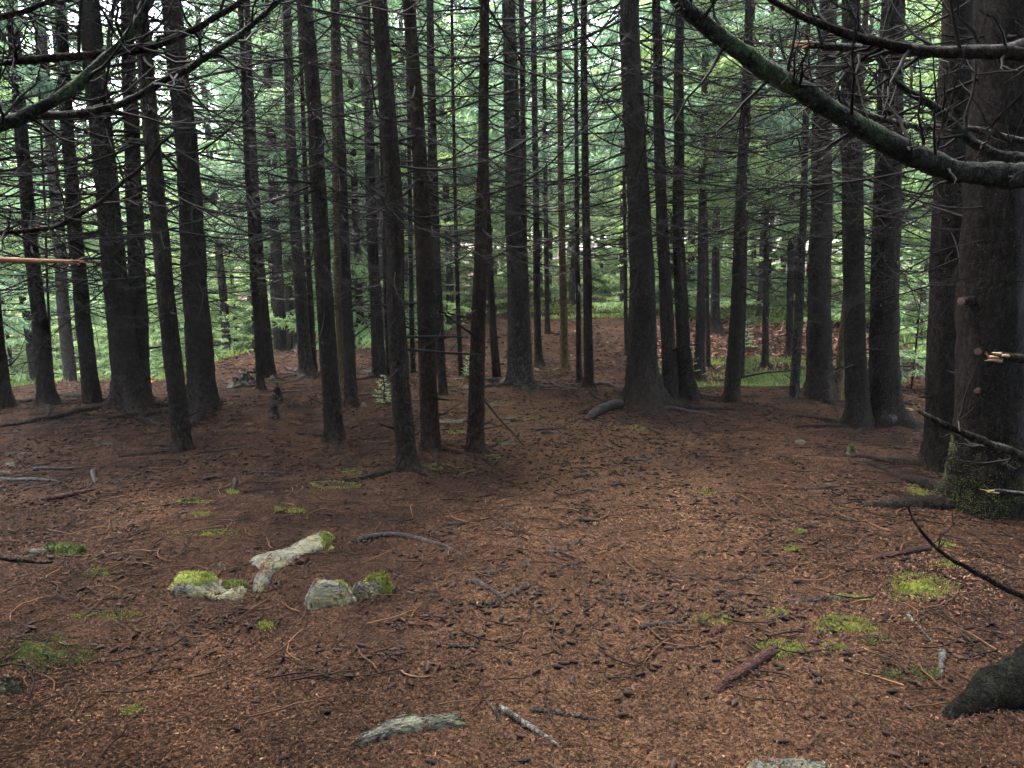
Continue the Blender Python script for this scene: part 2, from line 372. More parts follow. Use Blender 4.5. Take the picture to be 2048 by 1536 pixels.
CROWN_SKIRT = [crown(270 + k, .9, 5.6 + .4 * (k % 3), 9.0, 1.4, 30, 9, 'needles', low=.9, w=.013) for k in range(5)]

def branch_mesh(seed, L, p0, p1, r0, ntw):
    mb = MB(); add_branch(mb, np.zeros(3), 0, L, p0, p1, np.random.default_rng(seed), r0, ntw, 6, 0, 11, 3, True)
    return mb.mesh('branch', [M['twig']])
BR = []
for k in range(16):
    p0 = rnd.uniform(-.42, -.02); p1 = rnd.uniform(.55, 1.35) if k % 5 else rnd.uniform(-.2, .3)
    BR.append(branch_mesh(500 + k, 1.75, p0, p1, .0088, 11))
STUB = []
for k in range(8):
    mb = MB(); L = rnd.uniform(.07, .20) if k < 6 else rnd.uniform(.3, .45)
    P = branch_path(L, rnd.uniform(-.4, .3), rnd.uniform(-.5, .5), np.random.default_rng(600 + k), 5, .15)
    mb.tube(P, np.linspace(.0085, .004, 5), 6, 0, .25, cap=True)
    if k >= 4:
        mb.tube(np.array([P[2], P[2] + [.05, .05, .01], P[2] + [.09, .10, .03]]), [.003, .0025, .002], 3, 0, .4)
    STUB.append(mb.mesh('branch_stub', [M['twig']]))

def stem_pts(path, Y=None, H=14.0):
    """photo pixels of a stem (base first) -> world centre line and radii at its own depth"""
    b = hit(path[0][0], path[0][1])
    if Y is None: Y = b[1] + px_size(path[0][2] / 2, b[1])
    C = [at(p[0], p[1], Y) for p in path]; rad = [px_size(p[2] / 2, Y) for p in path]
    g = float(gz(C[0][0], Y))
    C[0] = np.array([C[0][0], Y, g]); 
    # on above the picture: keep the lean at first, then straighten to a thin top
    d = unit(C[-1] - C[-2]); p = C[-1]; top = g + H
    lean = d.copy()
    while p[2] < top - .1:
        st = min(1.2, top - p[2]); lean = unit(lean * .8 + np.array([0, 0, .25]))
        p = p + lean * st / max(lean[2], .5); C.append(p)
        rad.append(max(.012, rad[len(path) - 1] * (top - p[2]) / (top - C[len(path) - 1][2] + .01)))
    return np.array(C), np.array(rad), Y, g
def trunk_mesh(C, rad, o, mat, seed, flare=.5, lobes=5, sides=22, fine=True, lobe_amp=1.0):
    r = np.random.default_rng(seed)
    z0 = C[0][2]; hs = np.concatenate([[-.22, -.10], np.arange(0, .6, .05), np.arange(.6, 4.8, .12 if fine else .3), np.arange(4.8, C[-1][2] - z0, .7)])
    zs = z0 + hs; cx = np.interp(zs, C[:, 2], C[:, 0]); cy = np.interp(zs, C[:, 2], C[:, 1]); cx = cx + rad[0] * .16 * fbm(zs * 1.1 + seed, zs * 0, seed, 3) * sstep(hs); cy = cy + rad[0] * .16 * fbm(zs * 1.1, zs * 0 + seed, seed + 1, 3); rr = np.interp(zs, C[:, 2], rad)
    th = np.linspace(0, 2 * math.pi, sides, endpoint=False)
    la = (np.arange(lobes) + r.uniform(-.35, .35, lobes)) * 2 * math.pi / lobes; lA = r.uniform(.5, 1.4, lobes) * lobe_amp; lw = r.uniform(.24, .42, lobes)
    H = np.maximum(hs, -.1)[:, None]; hsc = max(.05, rad[0] * .62); flare = flare * .86
    mul = .905 + flare * .28 * np.exp(-H / (hsc * 1.3)) + 0 * th[None]
    for a, A, w in zip(la, lA, lw):
        dd = (th - a + math.pi) % (2 * math.pi) - math.pi
        mul = mul + flare * A * np.exp(-H / hsc) * np.exp(-(dd / w) ** 2)[None] + flare * .05 * A * np.exp(-H / (hsc * 5)) * np.exp(-(dd / (w * 1.3)) ** 2)[None]
    mul = mul * (1 + .05 * fbm(th[None] * 1.4 + seed, hs[:, None] * 1.6, seed % 97, 3) + .035 * r.normal(size=(len(hs), sides)) * (hs[:, None] < 5) + .06 * fbm(th[None] * 3 + seed, hs[:, None] * 5, seed % 89 + 7, 2))
    X = cx[:, None] + rr[:, None] * mul * np.cos(th); Yv = cy[:, None] + rr[:, None] * mul * np.sin(th)
    V = np.stack([X, Yv, np.broadcast_to(zs[:, None], X.shape)], -1) - np.asarray(o)
    n = len(hs); i = np.arange(n - 1)[:, None] * sides; j = np.arange(sides)[None]; k = (j + 1) % sides
    mb = MB(); mb.add(V, np.stack([i + j, i + k, i + sides + k, i + sides + j], -1))
    return mb.mesh('trunk', [M[mat]]), la, lA
def surface_root(name_mat, pts, r0, seed=0, r1=.012, lift=.25, parent=None, o=(0, 0, 0), name='root', sides=9):
    """a root that follows the ground through world xy points, half sunk"""
    r = np.random.default_rng(seed); pts = np.asarray(pts, float)[:, :2]
    d = np.concatenate([[0], np.cumsum(np.linalg.norm(np.diff(pts, axis=0), axis=1))]); n = max(6, int(d[-1] / .06) + 2)
    s = np.linspace(0, d[-1], n); x = np.interp(s, d, pts[:, 0]); y = np.interp(s, d, pts[:, 1])
    if len(pts) > 2:
        ker = np.ones(5) / 5; xp = np.pad(x, 2, mode='edge'); yp = np.pad(y, 2, mode='edge'); x = np.convolve(xp, ker, 'valid'); y = np.convolve(yp, ker, 'valid')
    x = x + .05 * vnoise(s * 3 + seed, s * 0, seed); y = y + .05 * vnoise(s * 3, s * 0 + 9, seed)
    t = s / d[-1]; rad = (r0 * (1 - t) + r1 * t) * (1 + .22 * vnoise(s * 9, s * 0 + 3, seed))
    z = gz(x, y) + rad * (lift - .35 * np.abs(vnoise(s * 2.2, s * 0 + 1, seed + 5)) * 2) - .03 * sstep((t - .85) / .15)
    mb = MB(); mb.tube(np.stack([x, y, z], 1) - np.asarray(o), rad, sides, cap=True, lump=.05)
    return link(name, mb.mesh(name, [M[name_mat]]), parent)

def build_tree(label, stems, mat='bark', flare=.5, lobes=5, roots=3, rootlen=.8, dead=46, stubs=14, zlo=1.0, blen=(.6, 1.25), H=14.0, cat='tree', group=None,
               mid=None, crown_z=5.6, seed=None, side=None, tilt=None, lobe_amp=1.0, mound=0, depth=None, name='spruce_tree'):
    seed = seed if seed is not None else zlib.crc32(label.encode()) % 9999
    r = random.Random(seed); dead = min(84, int(dead * 1.15)); stubs = int(stubs * .8)
    root = None; tops = []
    for si, path in enumerate(stems):
        C, rad, Y, g = stem_pts(path, None if depth is None else depth[si], H)
        if root is None:
            root = thing(name, tuple(C[0]), label, cat, group); o = C[0]
        me, la, lA = trunk_mesh(C, rad, o, mat, seed + si * 31, flare, lobes, 24 if mid is None else 14, mid is None, lobe_amp)
        link('trunk', me, root)
        tops.append((C, rad))
        if si == 0:
            order = sorted(range(lobes), key=lambda k: -lA[k])[:roots]
            for k in order:
                a = la[k]; L = rootlen * r.uniform(.6, 1.3); a2 = a + r.uniform(-.5, .5); r0 = rad[0] * r.uniform(.28, .42)
                p0 = C[0][:2] + np.array([math.cos(a), math.sin(a)]) * rad[0] * .8
                p1 = p0 + np.array([math.cos(a), math.sin(a)]) * L * .5; p2 = p1 + np.array([math.cos(a2), math.sin(a2)]) * L * .5
                surface_root(mat if mat.startswith('bark') else 'bark', [p0, p1, p2], r0, seed + k, .010, .15, root, o)
        if mid is None:
            for k in range(dead + stubs):
                long_ = k < dead
                h = r.uniform(zlo, 4.7) if long_ else r.uniform(.15, 3.6)
                if long_: h = zlo + (4.7 - zlo) * (((k // 4) * 4 + 2) / dead) + r.gauss(0, .035)
                z = C[0][2] + h; c = np.array([np.interp(z, C[:, 2], C[:, 0]), np.interp(z, C[:, 2], C[:, 1]), z]); rr = float(np.interp(z, C[:, 2], rad))
                az = (k // 4) * 1.9 + (k % 4) * 1.571 + r.gauss(0, .3)
                c = c + np.array([math.cos(az), math.sin(az), 0]) * rr * .75
                if long_:
                    grow = min(1, .45 + .55 * (h - zlo) / 1.0)
                    link('branch', r.choice(BR), root, tuple(c - o), (r.uniform(-.5, .5), r.uniform(-.22, .22), az), r.uniform(*blen) * grow)
                else:
                    link('branch_stub', r.choice(STUB), root, tuple(c - o), (r.uniform(0, 6), r.uniform(-.3, .3), az), r.uniform(.7, 1.5))
            zc = C[0][2] + crown_z; k = r.randrange(3); s = min(1.0, .55 + rad[0] * 2.4) * r.uniform(.9, 1.1)
            link('crown', CROWN_THIN[k % 2] if Y > 4.85 and abs(C[0][0]) < 4.6 else CROWN_SHADE[k], root, tuple(np.array([np.interp(zc + 2, C[:, 2], C[:, 0]), np.interp(zc + 2, C[:, 2], C[:, 1]), zc]) - o), (0, 0, r.uniform(0, 6)), s)
        elif mid:
            pool = CROWN_SKIRT if Y < 10.6 else {'mid': CROWN_MID, 'light': CROWN_MIDL}[mid]
            z = C[0][2] + 3.0; c = np.array([np.interp(z, C[:, 2], C[:, 0]), np.interp(z, C[:, 2], C[:, 1]), z])
            dx, dy = (c - C[0])[:2] / 3.0
            link('crown', r.choice(pool), root, tuple(C[0] - o + np.array([0, 0, r.uniform(-.3, .6)])), tuple((Euler((-math.atan(dy), math.atan(dx), 0)).to_matrix() @ Matrix.Rotation(r.uniform(0, 6), 3, 'Z')).to_euler()), r.uniform(.9, 1.1))
    return root, tops

# ------------------------------------------------------------------ the trees one can tell apart
print('trees')
T = []   # (x, y, r) of every stem foot, kept clear of the far planting
def tree(label, stems, **kw):
    root, tops = build_tree(label, stems, **kw)
    for C, rad in tops: T.append((C[0][0], C[0][1], rad[0]))
    return root, tops
# near and middle rows, bases read off the photograph (px, py, width)
tree('thin straight trunk standing alone on the open floor before the big double trunk', [[(365, 905, 42), (350, 750, 39), (330, 560, 35), (303, 300, 33), (282, 50, 29)]], flare=.45, roots=2, rootlen=.6, dead=40)
tree('massive double trunk with long pale roots spreading over the needles at the slope edge', [[(262, 818, 62), (245, 680, 56), (228, 520, 48), (208, 300, 44), (180, 20, 40)], [(282, 806, 40), (278, 640, 38), (270, 480, 34), (262, 250, 30), (255, 20, 24)]], flare=.85, roots=4, rootlen=1.3, dead=56, blen=(.8, 1.6), lobe_amp=1.2, zlo=.9)
tree('thick knobbly trunk, one long root running toward the two broken stumps', [[(405, 825, 62), (400, 700, 56), (392, 600, 53), (383, 400, 47), (362, 200, 42), (345, 20, 38)]], flare=.7, roots=3, rootlen=1.2, dead=56, stubs=20, blen=(.8, 1.5), zlo=1.0)
tree('straight dark slim trunk standing between the two broken stumps and the nearest trunk', [[(670, 885, 42), (655, 700, 38), (642, 480, 34), (630, 250, 31), (612, 20, 29)]], flare=.45, roots=2, rootlen=.5, dead=40, blen=(.5, 1.1))
tree('nearest slim trunk with a mossy dug-out foot and dead twigs lying against it', [[(815, 945, 48), (803, 800, 43), (792, 600, 40), (782, 300, 35), (762, 20, 31)]], flare=.6, roots=3, rootlen=.5, dead=40, stubs=26, blen=(.5, 1.05))
tree('slim trunk just behind the nearest one, with a short reddish root at its foot', [[(862, 905, 42), (853, 700, 38), (845, 450, 35), (832, 200, 29), (818, 20, 26)]], mat='bark_red', flare=.5, roots=3, rootlen=.5, dead=40, stubs=22, blen=(.5, 1.05))
tree('slender red-brown trunk leaning away uphill, many short dead spikes low on its side', [[(950, 912, 40), (953, 780, 36), (957, 600, 31), (965, 300, 22), (969, 20, 19)]], mat='bark_red', flare=.55, roots=3, rootlen=.45, dead=42, stubs=30, blen=(.5, 1.1))
tree('stout weathered trunk with a rotten hollow foot and pale shallow roots before it', [[(1038, 772, 50), (1035, 640, 46), (1031, 500, 40), (1026, 300, 34), (1020, 80, 28)]], mat='bark_grey', flare=.6, roots=4, rootlen=1.0, dead=46, blen=(.6, 1.3))
tree('large rough-barked trunk with a wide flared foot and a short log leaning on it', [[(1287, 818, 76), (1283, 700, 63), (1278, 500, 53), (1270, 250, 46), (1262, 20, 40)]], flare=.95, lobes=6, roots=4, rootlen=1.0, dead=70, stubs=16, blen=(.9, 1.5), lobe_amp=1.1, zlo=1.35)
tree('slim trunk close behind the large mound tree, left one of a close pair', [[(1342, 797, 36), (1335, 640, 30), (1325, 480, 26), (1316, 250, 22), (1312, 20, 18)]], flare=.5, roots=2, rootlen=.4, dead=40, stubs=22, blen=(.5, 1.1))
tree('slim curved trunk of the close pair behind the mound tree, its foot bent outward', [[(1377, 800, 40), (1365, 690, 31), (1358, 480, 25), (1357, 200, 21), (1360, 20, 17)]], flare=.5, roots=2, rootlen=.4, dead=40, stubs=22, blen=(.5, 1.1))
tree('lone slim trunk tilting to one side in front of the bright grass hollow', [[(1463, 806, 35), (1472, 640, 29), (1482, 420, 23), (1491, 200, 20), (1498, 20, 16)]], flare=.4, roots=2, rootlen=.35, dead=36, stubs=14, blen=(.5, 1.1))
tree('thin lighter pole of a tree right against the stout dark trunk by the hollow', [[(1588, 797, 21), (1597, 640, 19), (1606, 450, 15), (1612, 250, 12), (1616, 20, 9)]], mat='bark_grey', flare=.3, roots=1, rootlen=.3, dead=26, stubs=10, blen=(.4, .8))
tree('stout dark trunk with a flared foot on the lip beside the grass hollow', [[(1640, 802, 62), (1640, 690, 52), (1641, 500, 45), (1647, 280, 40), (1656, 20, 34)]], flare=.7, roots=3, rootlen=.7, dead=56, blen=(.7, 1.4))
tree('pair of thick trunks grown from one flared foot, a curled root hump beside them', [[(1716, 858, 50), (1711, 700, 46), (1708, 480, 43), (1706, 250, 40), (1704, 20, 35)], [(1766, 852, 66), (1768, 700, 60), (1773, 480, 55), (1780, 220, 50), (1786, 20, 45)]], mat='bark_wet', flare=.7, lobes=6, roots=4, rootlen=.7, dead=52, stubs=16, blen=(.7, 1.4), lobe_amp=1.1, zlo=1.2)
tree('tall trunk half hidden behind the biggest near trunk, its base pale with needles', [[(1885, 948, 84), (1893, 760, 78), (1900, 500, 73), (1908, 250, 66), (1918, 20, 60)]], mat='bark_wet', flare=.35, roots=2, rootlen=.5, dead=50, blen=(.6, 1.2), zlo=1.0)
big, bigtop = tree('biggest near trunk with sawn branch stubs and lichen round its mossy foot', [[(1963, 1042, 148), (1974, 860, 136), (1983, 620, 128), (1995, 300, 118), (2008, 20, 110)]], mat='bark_wet', flare=.5, lobes=6, roots=4, rootlen=.8, dead=52, stubs=22, blen=(.6, 1.2), lobe_amp=.8, zlo=1.3)
# the edge of the slope on the left
tree('dark leaning trunk cut by the picture edge, a flat root reaching across the crest', [[(8, 818, 36), (-6, 690, 32), (-24, 500, 29), (-45, 250, 26)]], flare=.8, roots=2, rootlen=1.1, dead=40, blen=(.8, 1.5), zlo=.7)
tree('slim leaning trunk at the crest with a splayed root foot, beside a pencil-thin sapling stem', [[(95, 812, 36), (82, 690, 31), (66, 520, 28), (45, 300, 25), (25, 20, 22)]], flare=.9, roots=3, rootlen=.8, dead=46, blen=(.8, 1.5), zlo=.8)
tree('pencil-thin bare stem growing against the leaning crest trunk', [[(109, 808, 7), (100, 690, 6), (94, 560, 5), (90, 420, 4)]], flare=.2, roots=0, dead=10, stubs=4, blen=(.2, .4), H=4.0, crown_z=3)
tree('straight leaning trunk at the crest with orange bracken behind its foot', [[(186, 808, 36), (172, 690, 33), (155, 520, 29), (138, 300, 26), (120, 20, 22)]], flare=.35, roots=1, rootlen=.4, dead=46, blen=(.8, 1.5), zlo=.8)
# middle distance, left of the middle
tree('thin trunk in front of the heap of dark stones, bowed slightly', [[(522, 780, 18), (513, 640, 15), (503, 480, 13), (492, 280, 11), (484, 60, 10)]], flare=.6, roots=2, rootlen=.4, mid='mid')
tree('dark forked trunk beside the heap of stones with a white stone at its foot', [[(540, 752, 24), (530, 640, 22), (518, 500, 18), (505, 300, 15), (496, 60, 12)], [(528, 755, 15), (517, 640, 13), (506, 480, 11), (495, 280, 10)]], flare=.5, roots=2, rootlen=.4, mid='mid')
tree('torn grey trunk with stripped pale bark and clawed roots on the crest', [[(613, 752, 32), (602, 620, 28), (592, 480, 25), (582, 300, 22), (575, 60, 18)]], mat='bark_grey', flare=.9, roots=4, rootlen=.9, mid='light', lobe_amp=1.2)
tree('plain narrow trunk standing close beside the torn grey one', [[(628, 745, 15), (622, 620, 13), (615, 480, 11), (608, 280, 9)]], flare=.3, roots=1, rootlen=.3, mid='mid')
tree('ochre-lichened trunk with a pale grey foot, between two dark slim ones', [[(690, 778, 30), (684, 640, 28), (680, 480, 26), (675, 260, 23), (670, 40, 19)]], mat='bark_ochre', flare=.3, roots=2, rootlen=.3, mid='mid')
tree('slim dark trunk with one pale root toe, right against the ochre trunk', [[(702, 815, 29), (698, 680, 24), (690, 480, 21), (681, 280, 18), (672, 60, 15)]], flare=.55, roots=2, rootlen=.45, dead=40, stubs=14, blen=(.5, 1.1))
tree('thick ridged trunk on a web of grey roots behind the slim row', [[(760, 755, 32), (752, 640, 27), (744, 480, 23), (738, 280, 20), (733, 60, 17)]], flare=.8, roots=4, rootlen=.9, mid='mid')
tree('narrow trunk hidden partly behind the nearest slim trunk', [[(782, 752, 19), (776, 640, 16), (770, 480, 14), (765, 280, 12)]], flare=.4, roots=1, rootlen=.3, mid='mid')
tree('thin far pole seen through the gap between the two nearest slim trunks', [[(826, 748, 12), (823, 640, 11), (821, 480, 10), (818, 280, 8)]], flare=.3, roots=1, rootlen=.3, mid='light')
tree('thin trunk growing close behind the slim red-brown pair, base on open needles', [[(886, 792, 19), (881, 680, 17), (874, 500, 15), (868, 300, 13), (862, 60, 11)]], flare=.35, roots=1, rootlen=.3, dead=30, stubs=12, blen=(.4, .9))
tree('trunk with a long dark buttress root at the bank foot, behind the slim pair', [[(868, 748, 26), (866, 640, 21), (864, 480, 18), (862, 280, 15)]], flare=.8, roots=3, rootlen=.7, mid='mid')
tree('very thin dark pole at the bottom of the left bank beside the yellow seedling', [[(922, 752, 11), (917, 640, 10), (912, 480, 8), (908, 280, 7)]], flare=.3, roots=1, rootlen=.3, mid='light')
tree('short-looking trunk tilted behind the slender leaning one, on the foot of the bank', [[(994, 762, 20), (986, 660, 17), (978, 500, 14), (971, 300, 12)]], mat='bark_red', flare=.25, roots=1, rootlen=.3, mid='mid')
tree('reddish stripped trunk tucked directly behind the stout weathered one', [[(1057, 768, 22), (1053, 660, 19), (1049, 500, 16), (1046, 300, 13)]], mat='root_red', flare=.4, roots=1, rootlen=.3, mid='mid')
# on the bank in the middle
tree('dark trunk with three splayed roots on the middle of the bank', [[(1078, 736, 19), (1075, 660, 16), (1073, 520, 15), (1070, 320, 13)]], flare=1.1, roots=3, rootlen=.6, mid='mid', lobe_amp=1.2)
tree('ochre-brown trunk with clawed dark roots on the slope of the bank', [[(1129, 742, 20), (1127, 640, 17), (1124, 500, 15), (1121, 300, 13)]], mat='bark_ochre', flare=1.1, roots=4, rootlen=.6, mid='mid', lobe_amp=1.2)
tree('thin pole of the bank, left partner of a close-set pair with a shared root', [[(1158, 768, 13), (1157, 660, 11), (1155, 500, 10), (1153, 300, 9)]], flare=.8, roots=3, rootlen=.5, mid='mid')
tree('straight trunk with one very long thick root lying over the needles of the bank', [[(1178, 778, 23), (1176, 660, 20), (1172, 480, 18), (1169, 280, 15)]], mat='bark_red', flare=.6, roots=2, rootlen=.9, mid='mid')
tree('small dark pole high on the bank, left of the large mound tree', [[(1253, 712, 9), (1252, 640, 9), (1250, 500, 8), (1248, 320, 7)]], flare=.3, roots=1, rootlen=.3, mid='mid')
tree('dark pole on top of the bank behind the ochre-brown trunk', [[(1095, 668, 12), (1094, 600, 11), (1092, 480, 10), (1090, 320, 9)]], flare=.5, roots=2, rootlen=.4, mid='mid')
tree('thick dark trunk behind the hollow with a spruce spray hanging over its foot', [[(1398, 767, 27), (1400, 690, 23), (1403, 560, 20), (1406, 380, 18)]], flare=.6, roots=2, rootlen=.5, mid='light')
tree('thin dark sapling trunk on the leaf-covered bank beyond the hollow', [[(1417, 736, 10), (1416, 680, 9), (1414, 560, 8), (1412, 400, 7)]], flare=.6, roots=1, rootlen=.3, mid='light')
tree('thin dark pole partly behind the lone tilting trunk', [[(1484, 758, 10), (1486, 680, 9), (1490, 560, 8), (1494, 400, 7)]], flare=.4, roots=1, rootlen=.3, mid='mid')
tree('short dark trunk with spread toes in the middle of the far leaf-covered bank', [[(1530, 737, 16), (1531, 660, 14), (1532, 560, 12), (1534, 400, 11)]], flare=.8, roots=2, rootlen=.4, mid='light')
tree('far dark trunk on the crest of the leafy bank with one sweeping root', [[(1578, 712, 17), (1579, 640, 15), (1581, 540, 14), (1583, 380, 12)]], flare=.9, roots=2, rootlen=.8, mid='mid')
tree('greyish birch-like leaning trunk in the gap behind the stout dark trunk', [[(1672, 800, 24), (1682, 720, 20), (1690, 640, 18), (1700, 480, 15)]], mat='bark_ochre', flare=.2, roots=1, rootlen=.3, mid='light')
tree('far dark trunk standing on the top edge of the leafy bank', [[(1430, 668, 24), (1430, 620, 20), (1431, 520, 17), (1433, 380, 15)]], flare=1.0, roots=3, rootlen=.8, mid='mid')

# ------------------------------------------------------------------ two trees just outside the frame whose limbs hang into view
def limb(root, o, pts, m='bark_moss', tw=8, name='branch', seed=1, twl=.35, twm='twig', cutm=None, lump=.07, sides=14, slim=.88):
    """pts: (px, py, width px, depth m) from the butt to the tip"""
    r = np.random.default_rng(seed)
    C = np.array([at(p[0], p[1], p[3]) for p in pts]); W_ = np.array([px_size(p[2] / 2, p[3]) for p in pts]) * slim
    d = np.concatenate([[0], np.cumsum(np.linalg.norm(np.diff(C, axis=0), axis=1))]); n = max(8, int(d[-1] / .024))
    s = np.linspace(0, d[-1], n)
    P = np.stack([np.interp(s, d, C[:, k]) for k in range(3)], 1); w = np.interp(s, d, W_)
    for _ in range(3):
        P[1:-1] = P[:-2] * .25 + P[1:-1] * .5 + P[2:] * .25
    P = P + np.stack([.016 * vnoise(s * 4.2, s * 0 + k, seed + k) + .006 * vnoise(s * 17, s * 0 + k, seed + k + 4) for k in range(3)], 1)
    w = w * (1 + .18 * vnoise(s * 7, s * 0, seed + 9))
    mb = MB(); mb.tube(P - o, w, sides, 0, .35, cap=True, capm=0, lump=lump)
    if cutm:
        t = unit(P[-1] - P[-3])
        for _ in range(9):
            q = P[-1] + r.normal(size=3) * w[-1] * .5 - t * .02; L = r.uniform(.02, .075)
            mb.tube(np.array([q, q + t * L * .6, q + t * L + r.normal(size=3) * .006]) - o, [w[-1] * .42, w[-1] * .28, .0008], 5, 2, r.random())
    for k in range(tw):
        i = int(r.uniform(.15, .97) * (n - 1)); t = unit(P[min(i + 1, n - 1)] - P[max(i - 1, 0)])
        side = unit(np.cross(t, r.normal(size=3))); dd = unit(t * r.uniform(.3, 1) + side)
        l = twl * r.uniform(.4, 1.3); u = np.linspace(0, 1, 7)[:, None]
        Q = P[i] + dd * l * u + np.array([0, 0, r.uniform(-.2, .6)]) * l * u ** 2 + .02 * l * r.normal(size=(7, 3))
        mb.tube(Q - o, np.linspace(min(.006, w[i] * .5), .0015, 7), 5, 1, r.uniform(.1, .7))
        for _ in range(3):
            q = Q[int(r.uniform(1, 6))]; d3 = unit(dd + r.normal(size=3) * .7); l3 = l * r.uniform(.2, .5)
            mb.tube(np.array([q, q + d3 * l3 * .5, q + d3 * l3 + [0, 0, .12 * l3]]) - o, [.0025, .002, .0012], 4, 1, r.uniform(.1, .8))
    return link(name, mb.mesh(name, [M[m], M[twm], M[cutm or m]]), root)
def edge_tree(label, px, Y, rad, H, flare, seed):
    p = at(px, 700, Y); x, y = p[0], Y; g = float(gz(x, y)); o = np.array([x, y, g])
    root = thing('spruce_tree', tuple(o), label, 'tree')
    C = np.array([[x, y, g], [x, y, g + 2], [x, y, g + H]]); rr = np.array([rad, rad * .9, .03])
    me, la, lA = trunk_mesh(C, rr, o, 'bark', seed, flare, 5, 32, True, 1.0); link('trunk', me, root)
    link('crown', CROWN_SHADE[seed % 3], root, (0, 0, 4.6), (0, 0, seed), 1.1)
    T.append((x, y, rad)); return root, o
er, eo = edge_tree('close trunk at the picture edge with a lichened root buttress and a mossy arching limb', 2345, 2.6, .20, 14, .9, 3)
for k_, (px_, py_, r_, l_) in enumerate(((1850, 1445, .27, .02),)):
    q_ = hit(px_, py_)[:2]; m_ = (q_ * .5 + eo[:2] * .5) + np.array([.02, .02 * k_])
    surface_root('bark_corner', [(eo[0] - .06, eo[1] - .04 * k_), tuple(m_), tuple(q_)], r_, 4 + k_, .002, l_, er, eo, sides=24)
limb(er, eo, [(2230, 330, 66, 2.5), (2048, 352, 52, 2.45), (1900, 338, 46, 2.4), (1780, 285, 44, 2.35), (1640, 205, 42, 2.3), (1520, 130, 40, 2.25), (1440, 75, 36, 2.2), (1370, 15, 30, 2.15), (1290, -90, 24, 2.1)], tw=22, seed=21, twl=.28)
limb(er, eo, [(2220, 95, 40, 2.5), (2048, 106, 34, 2.4), (1960, 110, 32, 2.35), (1830, 98, 26, 2.3), (1700, 70, 22, 2.25), (1600, 35, 18, 2.2), (1545, 5, 15, 2.2), (1480, -60, 10, 2.2)], m='bark', tw=12, seed=22, slim=.72)
limb(er, eo, [(2150, 60, 30, 2.5), (2000, 104, 24, 2.45), (1880, 102, 20, 2.4), (1760, 96, 18, 2.4), (1615, 86, 14, 2.35)], m='root', tw=6, seed=23, cutm='cut')
limb(er, eo, [(2200, 330, 34, 2.6), (2010, 318, 26, 2.6), (1935, 275, 20, 2.6), (1880, 215, 17, 2.6), (1790, 165, 15, 2.6), (1740, 100, 12, 2.6), (1700, 20, 9, 2.6), (1680, -40, 7, 2.6)], tw=10, seed=24)
limb(er, eo, [(2150, 300, 16, 2.9), (1960, 262, 13, 2.9), (1830, 258, 12, 2.9), (1720, 230, 11, 2.9), (1660, 185, 9, 2.9), (1570, 130, 6, 2.9), (1555, 60, 4, 2.9)], m='deadwood', tw=8, seed=25)
limb(er, eo, [(2150, 735, 26, 2.6), (2048, 716, 22, 2.5), (1990, 709, 20, 2.45)], m='bark', tw=0, seed=26, cutm='palewood')
limb(er, eo, [(2200, 965, 30, 2.6), (2048, 914, 22, 2.4), (1950, 880, 18, 2.3), (1890, 852, 14, 2.25), (1838, 820, 8, 2.2)], m='bark_grey', tw=4, seed=27, twl=.18, cutm='palewood')
limb(er, eo, [(2180, 1255, 22, 2.5), (2048, 1196, 16, 2.4), (1960, 1150, 12, 2.35), (1880, 1105, 9, 2.3), (1835, 1060, 7, 2.3), (1808, 1005, 4, 2.3)], m='bark', tw=3, seed=28, twl=.15)
limb(er, eo, [(2150, 985, 20, 2.7), (2048, 988, 14, 2.6), (1990, 985, 9, 2.55)], m='root', tw=0, seed=29, cutm='palewood')

wl, wo = edge_tree('close trunk outside the view whose lichened limbs reach in over the slope', -330, 2.6, .17, 14, .6, 8)
limb(wl, wo, [(-260, 330, 40, 2.5), (0, 247, 26, 2.4), (100, 205, 24, 2.4), (200, 130, 22, 2.4), (270, 55, 18, 2.4), (310, -10, 14, 2.4), (350, -90, 9, 2.4)], tw=14, seed=31)
limb(wl, wo, [(-260, 130, 26, 2.6), (0, 123, 18, 2.5), (150, 118, 16, 2.5), (290, 100, 15, 2.5), (400, 60, 13, 2.5), (490, 0, 10, 2.5), (560, -70, 7, 2.5)], m='bark', tw=14, seed=32)
limb(wl, wo, [(-260, 290, 28, 2.7), (0, 240, 18, 2.6), (150, 230, 16, 2.6), (260, 195, 15, 2.6), (380, 140, 14, 2.6), (480, 80, 12, 2.6), (560, 0, 9, 2.6), (620, -80, 6, 2.6)], tw=16, seed=33)
limb(wl, wo, [(-200, 490, 18, 3.0), (0, 462, 11, 2.9), (110, 455, 10, 2.9), (200, 410, 9, 2.9), (270, 345, 8, 2.9), (330, 270, 6, 2.9), (345, 262, 4, 2.9)], m='bark', tw=16, seed=34)
limb(wl, wo, [(-200, 505, 26, 2.5), (0, 516, 15, 2.4), (70, 521, 11, 2.4), (143, 527, 7, 2.4)], m='cut', tw=0, seed=35, cutm='cut')
limb(wl, wo, [(-200, 1080, 24, 2.8), (0, 1110, 14, 2.7), (60, 1122, 11, 2.7), (104, 1125, 8, 2.7)], m='bark', tw=1, seed=36, twl=.1)
limb(wl, wo, [(-200, 60, 18, 3.2), (0, 40, 12, 3.1), (60, 20, 10, 3.1), (130, -20, 8, 3.1)], m='bark', tw=10, seed=37)

